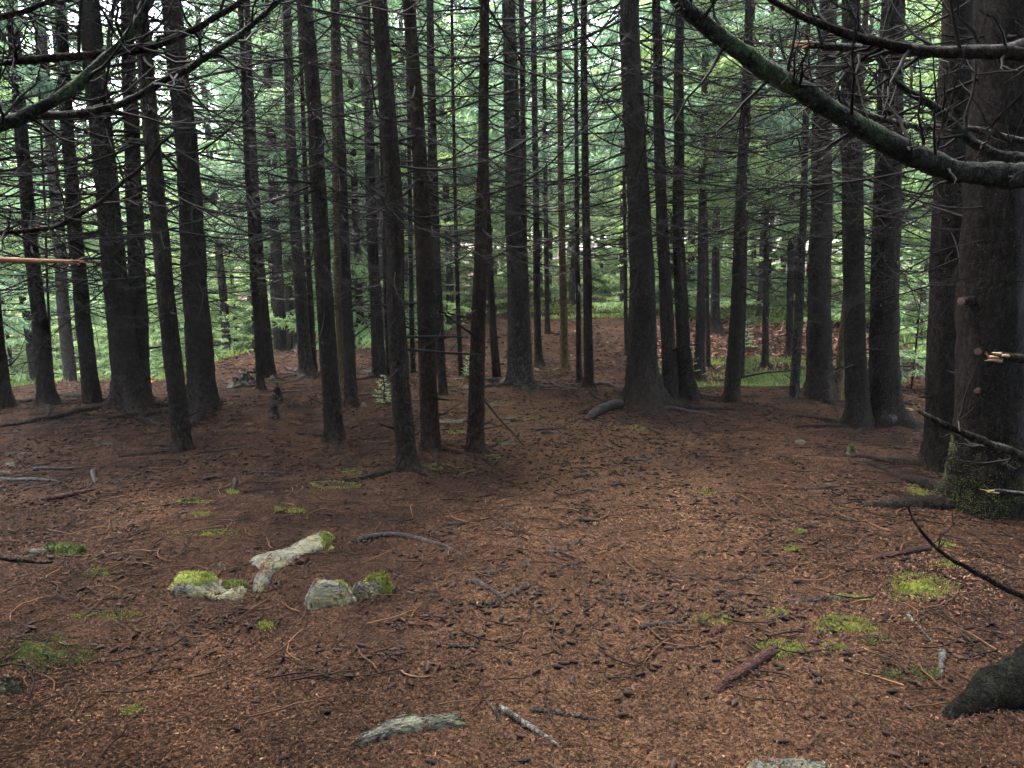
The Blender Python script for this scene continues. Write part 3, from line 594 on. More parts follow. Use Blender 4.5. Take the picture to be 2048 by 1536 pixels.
# sawn stubs on the biggest trunk
bo = np.array(big.location)
for px, py, w, ln, ang in ((1918, 594, 18, .10, 3.6), (1912, 691, 15, .05, 3.9), (1908, 767, 12, .04, 3.9)):
    Y = float(bigtop[0][0][0][1]); z = at(px, py, Y)[2]; C, rad = bigtop[0]
    c = np.array([np.interp(z, C[:, 2], C[:, 0]), np.interp(z, C[:, 2], C[:, 1]), z]); rr = float(np.interp(z, C[:, 2], rad))
    dirv = np.array([math.cos(ang), math.sin(ang), -.06]); a = c + dirv * rr * .8; b = c + dirv * (rr + ln)
    mb = MB(); mb.tube(np.array([a, (a + b) / 2, b]) - bo, px_size(w / 2, Y - rr) * np.array([1.15, 1, .95]), 12, 0, .3, cap=True, capm=1)
    link('branch_stub', mb.mesh('branch_stub', [M['bark'], M['cutred']]), big)

def foot_moss(tree_ob, hmax, n, seed, thr=.0):
    tr = [c for c in tree_ob.children if c.name.startswith('trunk')][0]; me = tr.data; r = np.random.default_rng(seed)
    co = np.empty(len(me.vertices) * 3); me.vertices.foreach_get('co', co); co = co.reshape(-1, 3)
    f = np.array([p.vertices[:] for p in me.polygons if len(p.vertices) == 4]); c = co[f].mean(1); f = f[(c[:, 2] < hmax) & (c[:, 2] > -.12)]
    i = r.integers(0, len(f), n * 3); u, v = r.random((n * 3, 1)), r.random((n * 3, 1)); q = co[f[i]]
    P = q[:, 0] * (1 - u) * (1 - v) + q[:, 1] * u * (1 - v) + q[:, 2] * u * v + q[:, 3] * (1 - u) * v
    k = fbm(P[:, 0] * 7 + P[:, 1] * 7, P[:, 2] * 7, seed, 3) + r.normal(size=len(P)) * .1 - P[:, 2] * .9 / hmax * .5 > thr; P = P[k][:n]
    ax = P.copy(); ax[:, 2] = 0; ax /= np.linalg.norm(ax, axis=1)[:, None] + 1e-6
    d = ax + r.normal(size=P.shape) * .5; d /= np.linalg.norm(d, axis=1)[:, None]; sd = np.cross(d, r.normal(size=P.shape)); sd /= np.linalg.norm(sd, axis=1)[:, None]
    V = np.stack([P - sd * .003, P + sd * .003, P + d * r.uniform(.005, .013, (len(P), 1))], 1).reshape(-1, 3); mb = MB()
    mb.add(V, t=np.arange(3 * len(P)).reshape(-1, 3), tone=r.uniform(.05, .9, len(P))); link('moss', mb.mesh('moss', [M['moss_dark']], False), tree_ob)
foot_moss(big, .45, 5000, 4, .04); foot_moss(er, .5, 3000, 6, .02)

# ------------------------------------------------------------------ ground sheet
print('ground')
def grow(a, b, n, q):                                     # n spacings growing by q from a to about b
    return a + (b - a) * (q ** np.arange(1, n + 1) - 1) / (q ** n - 1)
for (mx, my, mr) in T[:]:
    MOUNDS  # mounds would lift feet already placed; the trunks run 0.2 m into the floor instead
xs = np.concatenate([-grow(6, 320, 70, 1.07)[::-1], np.arange(-6, 6.001, .045), grow(6, 320, 70, 1.07)])
ys = np.concatenate([-grow(-.8, 60, 24, 1.1)[::-1] * 1.0, np.arange(.8, 9.5, .045), grow(9.5, 24, 110, 1.006), grow(24, 420, 70, 1.06)])
ys = np.unique(np.round(ys, 5))
X, Y = np.meshgrid(xs, ys); Z = gz(X, Y)
near = (np.abs(X) < 7) & (Y < 11) & (Y > .5)
Z = Z + np.where(near, .014 * fbm(X * 14, Y * 14, 31, 2), 0)
nx, ny = len(xs), len(ys)
mb = MB(); i = np.arange(ny - 1)[:, None] * nx; j = np.arange(nx - 1)[None]
mb.add(np.stack([X, Y, Z], -1), np.stack([i + j, i + j + 1, i + j + nx + 1, i + j + nx], -1))
gm = mb.mesh('ground', [M['ground']])
path = np.array([hit(*p)[:2] for p in ((1240, 1530), (1270, 1250), (1300, 1050), (1230, 930), (1120, 860), (1010, 815), (900, 790))])
def near_path(x, y):
    d = np.full(np.shape(x), 9.0)
    for a, b in zip(path[:-1], path[1:]):
        ab = b - a; t = np.clip(((x - a[0]) * ab[0] + (y - a[1]) * ab[1]) / (ab @ ab), 0, 1)
        d = np.minimum(d, np.hypot(x - a[0] - t * ab[0], y - a[1] - t * ab[1]))
    return sstep((1.15 - d + .5 * fbm(x * 1.7, y * 1.7, 71, 3)) / .8)
wa = gm.attributes.new('worn', 'FLOAT', 'POINT'); wa.data.foreach_set('value', near_path(X, Y).ravel().astype(np.float32))
tag(link('ground', gm), kind='structure')

# ------------------------------------------------------------------ loose floor cover, past counting
def scatter(n, ymin, ymax, spread=.80, p=1.0):
    """points over the part of the floor in view, denser near the camera"""
    y = ymin + (ymax - ymin) * rng.random(n) ** p
    x = (rng.random(n) * 2 - 1) * (spread * y + .25)
    return x, y
def flakes(n, ymin, ymax, l0, l1, w0, w1, p):
    x, y = scatter(n, ymin, ymax, .80, p); z = gz(x, y) + .014 * fbm(x * 14, y * 14, 31, 2) + rng.uniform(.001, .010, n)
    a = rng.uniform(0, 6.283, n); l = rng.uniform(l0, l1, n) / 2; w = rng.uniform(w0, w1, n) / 2; ti = rng.normal(size=n) * .25; ro = rng.normal(size=n) * .4
    dx, dy, dz = np.cos(a) * l, np.sin(a) * l, np.sin(ti) * l; ex, ey, ez = -np.sin(a) * w, np.cos(a) * w, np.sin(ro) * w
    c = np.stack([x, y, z + np.abs(dz) * .6], 1); d = np.stack([dx, dy, dz], 1); e = np.stack([ex, ey, ez], 1)
    V = np.stack([c - d - e, c + d - e, c + d + e, c - d + e], 1).reshape(-1, 3)
    t = np.clip(rng.normal(.40, .21, n) + .55 * fbm(x * .9, y * .9, 41, 3) + .12 * near_path(x, y), 0, 1)
    t = np.where(rng.random(n) < .36 - .3 * fbm(x * 1.6, y * 1.6, 47, 3), t * .22, t)
    return V, np.arange(4 * n).reshape(-1, 4), t
mb = MB()
for args in ((170000, 1.6, 4.4, .007, .017, .0012, .0028, .9), (130000, 3.0, 10, .011, .026, .0024, .0055, .8), (34000, 1.6, 6.5, .005, .013, .003, .008, .85), (30000, 9, 20, .03, .07, .01, .025, .8)):
    V, Q, t = flakes(*args); mb.add(V, Q, tone=t)
tag(link('needle_litter', mb.mesh('needle_litter', [M['litter']], False)), 'rust brown needles and bark flakes strewn over the whole forest floor', 'needle litter', kind='stuff')

def cone_arrays(L, Rr, nl, ns):
    s = np.linspace(0, 1, nl); prof = np.sin(np.pi * np.clip(s, .04, .96)) ** .55 * (1 - .35 * s)
    prof = prof * (1 + (.22 * (np.arange(nl) % 2) if nl > 5 else 0)); th = np.linspace(0, 2 * math.pi, ns, endpoint=False)
    V = np.stack([np.broadcast_to((s[:, None] - .5) * L, (nl, ns)), Rr * prof[:, None] * np.cos(th + .0), Rr * prof[:, None] * np.sin(th)], -1)
    i = np.arange(nl - 1)[:, None] * ns; j = np.arange(ns)[None]; k = (j + 1) % ns
    return V.reshape(-1, 3), np.stack([i + j, i + ns + j, i + ns + k, i + k], -1).reshape(-1, 4)
def clump(x, y): return fbm(x * 1.3, y * 1.3, 55, 3) + .6 * fbm(x * 5, y * 5, 57, 2)
def pick(n, ymin, ymax, p, thr):
    x, y = scatter(n * 6, ymin, ymax, .78, p); k = clump(x, y) + rng.normal(size=len(x)) * .22 > thr
    x = x + 0
    return x[k][:n], y[k][:n]
CONES = []
for k in range(5):
    V, Q = cone_arrays(rnd.uniform(.034, .046), rnd.uniform(.0075, .010), 13, 9); mb = MB(); mb.add(V, Q, tone=rnd.uniform(.2, .9)); CONES.append(mb.mesh('spruce_cone', [M['cone']]))
x, y = pick(300, 1.75, 4.0, 1.0, .22)
for a, b in zip(x, y):
    o = link('spruce_cone', rnd.choice(CONES), None, (a, b, float(gz(a, b)) + rnd.uniform(.003, .010)), (0, rnd.uniform(-.25, .25), rnd.uniform(0, 6.28)), rnd.uniform(.6, 1.15))
    tag(o, 'small dark fallen spruce cone lying loose on the brown needles', 'spruce cone', 'spruce cones scattered over the near needle floor')
mb = MB(); V0, Q0 = cone_arrays(.040, .0088, 6, 5)
x, y = pick(13000, 2.4, 10.5, .8, .06)
for a, b in zip(x, y):
    s = rnd.uniform(.55, 1.1); mb.add(rotz(V0 * s, rnd.uniform(0, 6.28)) + [a, b, float(gz(a, b)) + rnd.uniform(.002, .009)], Q0, tone=rnd.random() ** 1.4)
tag(link('cone_litter', mb.mesh('cone_litter', [M['cone']])), 'dark spruce cones lying thick over the floor farther back', 'cone litter', kind='stuff')

def stick_mesh(mb, L, r0, r, tone, O=np.zeros(3), az=0.0, fork=False, follow=True):
    n = 7; s = np.linspace(0, 1, n); bend = r.uniform(-.25, .25) * L
    P = np.stack([(s - .5) * L, bend * (s - .5) ** 2 * 4 + r.normal(size=n) * .012 * L, np.abs(r.normal(size=n)) * .012 * L], 1)
    mb.tube(rotz(P, az) + O, r0 * np.linspace(1, .5, n), 5, 0, tone, cap=False)
    if fork:
        q = P[3]; d = np.array([.5, r.choice([-.5, .5]), .08]); Q = np.array([q, q + d * L * .2, q + d * L * .36])
        mb.tube(rotz(Q, az) + O, [r0 * .5, r0 * .4, r0 * .25], 4, 0, tone)
STICKS = []
for k in range(10):
    mb = MB(); stick_mesh(mb, .30, rnd.uniform(.0028, .005), np.random.default_rng(700 + k), [.05, .2, .3, .5, .6, .7, .8, .15, .4, .55][k], fork=k % 3 == 0); STICKS.append(mb.mesh('fallen_twig', [M['stick']]))
x, y = scatter(170, 1.8, 5.5, .76, .9)
for a, b in zip(x, y):
    o = link('fallen_twig', rnd.choice(STICKS), None, (a, b, float(gz(a, b)) + .010), (0, 0, rnd.gauss(0, 1.2)), rnd.uniform(.22, .75))
    tag(o, 'thin dead twig lying loose on the brown needle floor', 'twig', 'thin twigs fallen over the near needle floor')
mb = MB(); x, y = scatter(3200, 2.2, 11, .8, .8); r = np.random.default_rng(5)
for a, b in zip(x, y):
    stick_mesh(mb, r.uniform(.06, .30), r.uniform(.0022, .0045), r, r.random() ** 1.3, np.array([a, b, float(gz(a, b)) + .010]), r.uniform(0, 6.28))
tag(link('twig_litter', mb.mesh('twig_litter', [M['stick']])), 'countless small dead twigs mixed into the needles farther back', 'twig litter', kind='stuff')

# ------------------------------------------------------------------ rocks and moss
def inner_line(pts):                                     # a short middle line for ring lofting
    c = pts.mean(0); u, s, vt = np.linalg.svd(pts - c); ax = vt[0]; t = (pts - c) @ ax
    return c + ax * t.min() * .62, c + ax * t.max() * .62
def outline(pix, h=0.0):
    pix = np.array(pix, float)
    if h > 0:
        b, t = pix[:, 1].max(), pix[:, 1].min(); e = hit(pix[:, 0].mean(), b); hp = .8 * h * FPX / math.hypot(e[1], CAMZ)
        pix[:, 1] = b - (b - pix[:, 1]) * max(.42, 1 - hp / max(b - t, 1))
    return np.array([hit(*p)[:2] for p in pix])
def fit_h(pix, h):
    pix = np.array(pix, float); b, t = pix[:, 1].max(), pix[:, 1].min(); e = hit(pix[:, 0].mean(), b)
    return min(h, .66 * (b - t) * math.hypot(e[1], CAMZ) / FPX)
def dome(pts, h, seed, rough=.25, power=2.2, rings=12, per=70, line=None, sink=.06, ter=1.0):
    pts = np.asarray(pts); d = np.linalg.norm(np.roll(pts, -1, 0) - pts, axis=1); cum = np.concatenate([[0], np.cumsum(d)])
    s = np.linspace(0, cum[-1], per, endpoint=False); q = np.vstack([pts, pts[:1]])
    B = np.stack([np.interp(s, cum, q[:, k]) for k in (0, 1)], 1)
    B = .25 * np.roll(B, 1, 0) + .5 * B + .25 * np.roll(B, -1, 0)
    size = math.sqrt(max(1e-4, np.ptp(pts[:, 0]) * np.ptp(pts[:, 1])))
    if line is None:
        a, b = inner_line(pts); line = [a, b]
    line = np.asarray(line); best = None
    for a, b in zip(line[:-1], line[1:]):
        ab = b - a; t = np.clip((B - a) @ ab / (ab @ ab + 1e-9), 0, 1); c = a + t[:, None] * ab; dd = np.linalg.norm(B - c, axis=1)
        if best is None: best, bd = c, dd
        else: k = dd < bd; best = np.where(k[:, None], c, best); bd = np.minimum(bd, dd)
    f = np.concatenate([[-.10], np.linspace(0, 1, rings) ** .8]); V = []
    for k in f:
        P = B + (best - B) * k + (fbm(B[:, 0] * 9 / size * .3, B[:, 1] * 9 / size * .3, seed, 3) * .06 * size)[:, None] * (1 - max(k, 0))
        fac = np.abs(vnoise(P[:, 0] * 3.1 / size + P[:, 1] * 1.1 / size, P[:, 1] * 4.2 / size, seed + 8)) * 2
        stp = np.floor((fac + .35 * fbm(P[:, 0] * 9 / size, P[:, 1] * 9 / size, seed + 5, 2)) * 4) / 4
        z = gz(P[:, 0], P[:, 1]) - sink if k < 0 else gz(P[:, 0], P[:, 1]) - .022 - .05 * h + h * 1.1 * (1 - (1 - k) ** power) * (1 + rough * fbm(P[:, 0] * 2.2 / size, P[:, 1] * 2.2 / size, seed + 3, 4) * 2 - rough * 1.1 * ter * stp)
        V.append(np.column_stack([P, np.broadcast_to(z, len(P))]))
    V = np.array(V); n, m = V.shape[:2]; i = np.arange(n - 1)[:, None] * m; j = np.arange(m)[None]; k = (j + 1) % m
    return V.reshape(-1, 3), np.stack([i + j, i + k, i + m + k, i + m + j], -1).reshape(-1, 4), V
def tufts(mb, P, r, n_per=1, l=.012, w=.003, tone=None, m=0, lean=.7):
    n = len(P); d = r.normal(size=(n, 3)) * lean; d[:, 2] = np.abs(d[:, 2]) + .7; d /= np.linalg.norm(d, axis=1)[:, None]
    sd = np.cross(d, r.normal(size=(n, 3))); sd /= np.linalg.norm(sd, axis=1)[:, None]; L = l * r.uniform(.6, 1.4, (n, 1))
    V = np.stack([P - sd * w, P + sd * w, P + d * L], 1).reshape(-1, 3)
    mb.add(V, t=np.arange(3 * n).reshape(-1, 3), m=m, tone=r.uniform(.15, 1, n) if tone is None else tone)
def on_dome(V, n, r):
    a, b = V.shape[:2]; i = r.integers(1, a - 1, n); j = r.integers(0, b, n); f, g = r.random((n, 1)), r.random((n, 1))
    p = V[i, j] * (1 - f) * (1 - g) + V[i + 1, j] * f * (1 - g) + V[i, (j + 1) % b] * (1 - f) * g + V[i + 1, (j + 1) % b] * f * g
    return p
def moss_mesh(pts, h, seed, mat='moss', n=900, l=.012, w=.0032, o=np.zeros(3)):
    r = np.random.default_rng(seed); n = int(n * 1.8); V, Q, G = dome(pts, h, seed, .5, 2.0, 8, 40, sink=.02)
    G = G + 0; lump = .18 * h * fbm(G[..., 0] * 22, G[..., 1] * 22, seed, 2)[..., None] * np.array([0, 0, 1.0]); lump[0] = 0
    G = G + lump; mb = MB(); mb.add(G.reshape(-1, 3) - o, Q, tone=.18)
    P = on_dome(G, n, r); tn = np.clip(.5 + .9 * fbm(P[:, 0] * 18, P[:, 1] * 18, seed, 2) + r.normal(size=n) * .16, 0, 1)
    tufts(mb, P - o, r, l=l, w=w, tone=tn)
    c = G[0].mean(0); k = r.integers(0, G.shape[1], n // 2); e = G[1][k]; e = e + (e - c) * np.abs(r.normal(size=(len(k), 1))) * .22 + r.normal(size=(len(k), 3)) * .012
    e[:, 2] = gz(e[:, 0], e[:, 1]) + .004; tufts(mb, e - o, r, l=l * .8, w=w, tone=r.uniform(.0, .5, len(e)))
    return mb.mesh('moss', [M[mat]])
def rock(label, pix, h, seed, moss=(), power=2.6, rough=.3, line=None, name='rock', cat='rock', group=None, per=90, pts=None, ter=1.0):
    h = fit_h(pix, h); pts = outline(pix, h)
    if line is not None: line = outline([(a, b + (max(q[1] for q in pix) - b) * (.0 if h < .06 else .35)) for a, b in line])
    pa = np.array(pix, float); pb, pt = pa[:, 1].max(), pa[:, 1].min(); e_ = hit(pa[:, 0].mean(), pb)
    kk = max(.42, 1 - .8 * h * FPX / math.hypot(e_[1], CAMZ) / max(pb - pt, 1))
    V, Q, G = dome(pts, h, seed, rough, power, 18, per, line, ter=ter)
    r = np.random.default_rng(seed); V = V + r.normal(size=V.shape) * .0018 + (.05 * h * fbm(V[:, 0] * 30, V[:, 1] * 30, seed, 3))[:, None] * np.array([0, 0, 1.0])
    o = np.array([*pts.mean(0), float(gz(*pts.mean(0)))]); mb = MB(); mb.add(V - o, Q)
    ob = tag(link(name, mb.mesh(name, [M['rock']]), None, tuple(o)), label, cat, group)
    if per >= 70:
        nd = 420; P = on_dome(G, nd * 3, r); kq = fbm(P[:, 0] * 9, P[:, 1] * 9, seed + 2, 3) + r.normal(size=len(P)) * .16 > .16; P = P[kq][:nd]; m_ = len(P)
        th = r.uniform(0, 6.28, m_); l_ = r.uniform(.004, .011, (m_, 1)); w_ = r.uniform(.0008, .002, (m_, 1)); dd = np.stack([np.cos(th), np.sin(th), r.normal(size=m_) * .2], 1) * l_; ee = np.stack([-np.sin(th), np.cos(th), th * 0], 1) * w_
        P = P - o + np.array([0, 0, .004]); mn = MB(); mn.add(np.stack([P - dd - ee, P + dd - ee, P + dd + ee, P - dd + ee], 1), np.arange(4 * m_).reshape(-1, 4), tone=np.clip(r.normal(.4, .25, m_), 0, 1))
        tag(link('needle_litter', mn.mesh('needle_litter', [M['litter']], False), ob), kind='stuff')
    for k, (mp, lift, mat) in enumerate(moss):
        q = outline([(a_, pb - (pb - b_) * kk - (1 - kk) * 0) for a_, b_ in mp]); V2, Q2, G2 = dome(q, .02, seed + 50 + k, .4, 2, 6, 40, sink=0)
        # drape the cushion on the stone's own surface
        from mathutils.bvhtree import BVHTree
        bv = BVHTree.FromPolygons([tuple(v) for v in V], [tuple(f) for f in Q])
        F = G2.reshape(-1, 3).copy()
        for t in range(len(F)):
            hit_ = bv.ray_cast(Vector((F[t, 0], F[t, 1], 3)), Vector((0, 0, -1)))
            base = hit_[0].z if hit_[0] else float(gz(F[t, 0], F[t, 1])); edge = t < 40
            F[t, 2] = base + (-.03 if edge else lift * min(1, (t // 40) / 3) * (1 + .5 * float(vnoise(F[t, 0] * 40, F[t, 1] * 40, 3))))
        G3 = F.reshape(G2.shape); mb = MB(); mb.add(F - o, Q2, tone=.2)
        P = on_dome(G3, 1100, r); tufts(mb, P - o, r, l=.014, w=.0032, tone=np.clip(.45 + .9 * fbm(P[:, 0] * 18, P[:, 1] * 18, 5, 2) + r.normal(size=len(P)) * .17, 0, 1))
        link('moss', mb.mesh('moss', [M[mat]]), ob)
    return ob
def ell(cx, cy, rx, ry, n=14, seed=0):
    return [(cx + rx * math.cos(a) * (1 + .22 * math.sin(3 * a + seed)), cy + ry * math.sin(a) * (1 + .18 * math.cos(2 * a + seed * 2))) for a in np.linspace(0, 2 * math.pi, n, endpoint=False)]
print('rocks')
rock('long pale grey slab of bare rock rising diagonally out of the needles', [(500, 1110), (560, 1092), (620, 1064), (650, 1056), (668, 1066), (660, 1084), (620, 1104), (590, 1118), (560, 1138), (545, 1165), (520, 1190), (497, 1190), (512, 1160), (525, 1140), (505, 1125)], .05, 1, rough=.18, ter=.25, line=[(650, 1068), (590, 1098), (540, 1120), (515, 1178)], moss=[([(640, 1064), (668, 1062), (668, 1085), (645, 1092)], .008, 'moss')], power=4)
rock('broken front ledge of rock with a dark undercut and thick moss on its top', [(335, 1182), (352, 1150), (385, 1138), (430, 1142), (480, 1150), (502, 1172), (490, 1200), (455, 1208), (410, 1196), (370, 1190)], .06, 2, line=[(370, 1170), (470, 1180)], moss=[([(335, 1168), (352, 1142), (390, 1130), (420, 1142), (440, 1165), (400, 1180), (355, 1178)], .022, 'moss'), ([(445, 1162), (495, 1158), (492, 1176), (450, 1180)], .012, 'moss_dark')], power=3.5)
rock('thin pale flakes of rock showing through needles above the mossy ledge', [(418, 1128), (440, 1120), (458, 1122), (466, 1140), (455, 1142), (440, 1134)], .022, 3)
rock('rounded ochre boulder with a pale bluish lichen spot', [(605, 1205), (610, 1172), (628, 1155), (652, 1150), (690, 1153), (716, 1166), (722, 1196), (700, 1211), (650, 1222), (620, 1224)], .095, 4, power=2.0, ter=.15, rough=.15, line=[(635, 1190), (680, 1185)], moss=[([(655, 1156), (690, 1152), (712, 1160), (700, 1172), (670, 1168)], .010, 'moss')])
rock('split pale stone capped with bright green moss, beside the ochre boulder', [(700, 1188), (708, 1165), (738, 1150), (770, 1150), (784, 1165), (778, 1184), (750, 1196), (715, 1204)], .08, 5, power=2.2, ter=.5, moss=[([(706, 1168), (722, 1152), (752, 1140), (780, 1145), (788, 1168), (768, 1182), (750, 1168), (728, 1164)], .024, 'moss')])
rock('flat crescent slab level with the needles, cones lying on it', [(692, 1505), (720, 1478), (762, 1448), (815, 1430), (870, 1430), (938, 1440), (900, 1447), (850, 1452), (800, 1462), (750, 1486), (712, 1502)], .045, 6, ter=.15, rough=.12, line=[(720, 1488), (800, 1447), (910, 1441)], power=4)
rock('flat tan slab at the bottom edge of the floor, right of the middle', [(1488, 1512), (1530, 1502), (1590, 1503), (1640, 1515), (1672, 1540), (1640, 1580), (1560, 1590), (1505, 1560)], .055, 7, power=4, ter=.15, rough=.12)
rock('long mossy slab lying under the broken limb, near the left margin', [(30, 1108), (60, 1094), (110, 1086), (165, 1085), (182, 1096), (150, 1104), (90, 1108), (45, 1114)], .05, 8, moss=[([(80, 1098), (140, 1086), (180, 1090), (175, 1102), (110, 1108)], .012, 'moss_dark')])
rock('small tilted grey stone with lichen beside the long mossy slab', [(168, 1122), (180, 1108), (200, 1103), (213, 1108), (205, 1118), (185, 1124)], .045, 9)
rock('lone rounded grey pebble in the open needles behind the ledge', [(336, 1090), (342, 1083), (350, 1085), (352, 1091), (344, 1094)], .03, 10, per=40)
rock('small yellowish stone just below the broken limb tip', [(28, 1150), (38, 1138), (62, 1136), (66, 1143), (50, 1150), (34, 1156)], .03, 11, per=50)
rock('rounded pale boulder cut by the corner, beside dark green moss', [(-40, 1390), (-20, 1350), (20, 1338), (50, 1345), (58, 1365), (40, 1385), (0, 1398)], .12, 12)
rock('white pebble lying alone right of the mossy split stone', [(849, 1189), (853, 1184), (862, 1184), (865, 1190), (857, 1193)], .022, 13, per=36)
rock('long pale stone right behind the leaning red-brown trunk', [(976, 888), (985, 879), (1005, 876), (1025, 880), (1028, 886), (1000, 891)], .07, 14, moss=[([(980, 884), (1000, 878), (1012, 884), (995, 889)], .008, 'moss_dark')])
rock('wide flat grey-green slab level with the ground beyond the slim trunks', [(820, 843), (860, 836), (920, 833), (942, 838), (930, 846), (870, 848)], .03, 15, power=4)
rock('squat bluish rock by the yellow seedling', [(920, 776), (925, 768), (940, 765), (950, 770), (948, 778), (930, 780)], .14, 16, per=50)
rock('rounded pale rock at the foot of the bank behind the weathered trunk', [(996, 768), (998, 756), (1008, 752), (1016, 758), (1016, 766)], .18, 17, per=50)
rock('long low pale rock left of the yellow seedling', [(898, 758), (908, 752), (926, 753), (928, 758), (912, 760)], .12, 18, per=50)
rock('bright white stone leaning on the forked trunk', [(536, 754), (545, 748), (552, 750), (550, 757), (540, 758)], .12, 19, per=50)
rock('flat dark stone near the twin trunks, grey and bare', [(1585, 884), (1592, 876), (1606, 875), (1618, 882), (1608, 889), (1592, 890)], .045, 20, per=50)
rock('mossy stone at the end of the twin trunks long root', [(1688, 906), (1692, 894), (1702, 890), (1714, 900), (1712, 908), (1698, 909)], .05, 21, per=50, moss=[([(1694, 896), (1704, 892), (1716, 904), (1704, 908)], .012, 'moss_dark')])
rock('tan stone beside the pale root toe of the slim dark trunk', [(715, 813), (722, 804), (732, 803), (738, 812), (728, 816)], .10, 22, per=50)
rock('mossy stone on the far left bank near the thick ridged trunk', [(722, 743), (732, 736), (744, 737), (746, 744), (732, 746)], .28, 23, per=50)
for k, (cx, cy, rx, ry) in enumerate([(210, 886, 20, 6), (195, 890, 9, 4), (35, 905, 28, 4), (70, 918, 12, 4), (20, 927, 16, 8), (12, 942, 14, 5), (375, 863, 9, 4), (75, 880, 9, 5), (220, 948, 8, 3), (250, 960, 9, 4), (345, 943, 18, 5), (305, 941, 5, 3), (525, 948, 14, 5), (455, 910, 8, 3), (470, 906, 9, 3), (512, 914, 9, 3), (575, 918, 8, 3), (500, 847, 12, 4), (455, 803, 12, 4), (440, 795, 10, 3), (893, 806, 12, 3), (925, 836, 8, 3), (905, 830, 9, 3), (948, 828, 7, 3), (1025, 835, 14, 4), (1052, 820, 8, 3), (870, 928, 10, 5), (815, 880, 10, 6), (925, 905, 7, 4), (1060, 915, 12, 4), (505, 760, 12, 3), (1600, 996, 5, 3), (1530, 695, 14, 4), (1460, 690, 12, 4), (1290, 705, 9, 4)]):
    rock('small lichened stone poking through the needles among the trunks', ell(cx, cy, rx, ry, 12, k), (.018 + .0012 * rx) * (1 if cy > 850 else 1.8), 40 + k, per=32, group='small stones scattered among the trunks')
def cushion(label, pix, h, seed, mat='moss', n=900, group=None, l=.0085, w=.0026):
    h = fit_h(pix, h) * .55; pts = outline(pix, h); pts = pts + (pts - pts.mean(0)) * (.16 * rng.normal(size=(len(pts), 1))).clip(-.25, .25); o = np.array([*pts.mean(0), float(gz(*pts.mean(0)))])
    return tag(link('moss_cushion', moss_mesh(pts, h, seed, mat, n, l, w, o), None, tuple(o)), label, 'moss', group)
cushion('round bright green moss cushion between the red stick and the mossy hump', ell(1692, 1248, 46, 16, 16, 1), .05, 1, n=2200)
cushion('tallest moss hump with dark soil showing on its far side, below the thin red root', ell(1835, 1172, 52, 22, 16, 2), .10, 2, n=2600)
cushion('small bright moss ball beside the mossy end of the red stick', ell(1667, 1294, 13, 7, 12, 3), .035, 3, n=500)
cushion('tiny green moss tuft up beside the long half-buried root', ell(1552, 1227, 14, 6, 12, 4), .03, 4, n=400)
cushion('narrow moss strip on the buried root in front of the trodden needles', ell(1428, 1240, 28, 7, 14, 5), .022, 5, n=600)
cushion('flat moss streak along the ridge of the buried root', ell(1700, 1197, 30, 5, 14, 6), .02, 6, n=500)
cushion('dark moss tuft right of the bright moss ball', ell(1750, 1280, 18, 7, 12, 7), .03, 7, 'moss_dark', 500)
cushion('dim moss pad lowest beside the grey twig', ell(1850, 1347, 22, 8, 12, 8), .03, 8, 'moss_dark', 600)
cushion('faint moss scrap left of the dim moss pad', ell(1782, 1350, 14, 5, 12, 9), .02, 9, 'moss_dark', 300)
cushion('low moss strip with a small stone in it, behind the pale slab', ell(408, 1067, 46, 7, 16, 10), .03, 10, n=900)
cushion('long flat moss patch in front of the ledge, lying on bare soil', ell(228, 1231, 48, 7, 16, 11), .035, 11, n=1000)
cushion('small moss tuft left of the ledge among piled cones', ell(200, 1146, 18, 6, 12, 12), .025, 12, n=450)
cushion('large dark moss mound near the corner boulder', ell(85, 1300, 62, 38, 18, 13), .09, 13, 'moss_dark', 3000)
cushion('bright moss pad at the foot of the biggest near trunk', ell(1855, 978, 30, 11, 14, 14), .05, 14, n=1200)
cushion('thin moss spread on the floor behind the open middle, left of the nearest trunk', ell(668, 970, 42, 7, 16, 15), .02, 15, n=700)
cushion('mossy rim of the dug-out foot of the nearest slim trunk', ell(836, 938, 18, 8, 14, 16), .06, 16, 'moss_dark', 600)
cushion('moss scrap between the two front slim trunks', ell(872, 934, 14, 6, 12, 17), .02, 17, n=350)
cushion('moss at the root tip of the leaning red-brown trunk', ell(985, 914, 12, 4, 12, 18), .03, 18, n=300)
cushion('moss lump before the leaning red-brown trunk', ell(928, 938, 14, 5, 12, 19), .035, 19, 'moss_dark', 350)
for k, (cx, cy, rx, ry) in enumerate([(385, 1004, 24, 4), (590, 1022, 12, 4), (465, 985, 6, 3), (560, 1020, 8, 3), (1415, 986, 10, 3), (1275, 856, 12, 4), (915, 865, 14, 4), (1000, 808, 18, 4), (1045, 838, 14, 4), (700, 945, 16, 4), (400, 1030, 10, 4), (1890, 1130, 14, 5), (1890, 1090, 12, 4), (1585, 1100, 9, 3), (1600, 1065, 7, 3), (530, 1253, 7, 4), (265, 1425, 8, 4)]):
    cushion('small thin moss scrap growing on the open needle floor', ell(cx, cy, rx, ry, 12, k), .018, 80 + k, 'moss', 300, 'small moss scraps on the needle floor', .012, .0035)

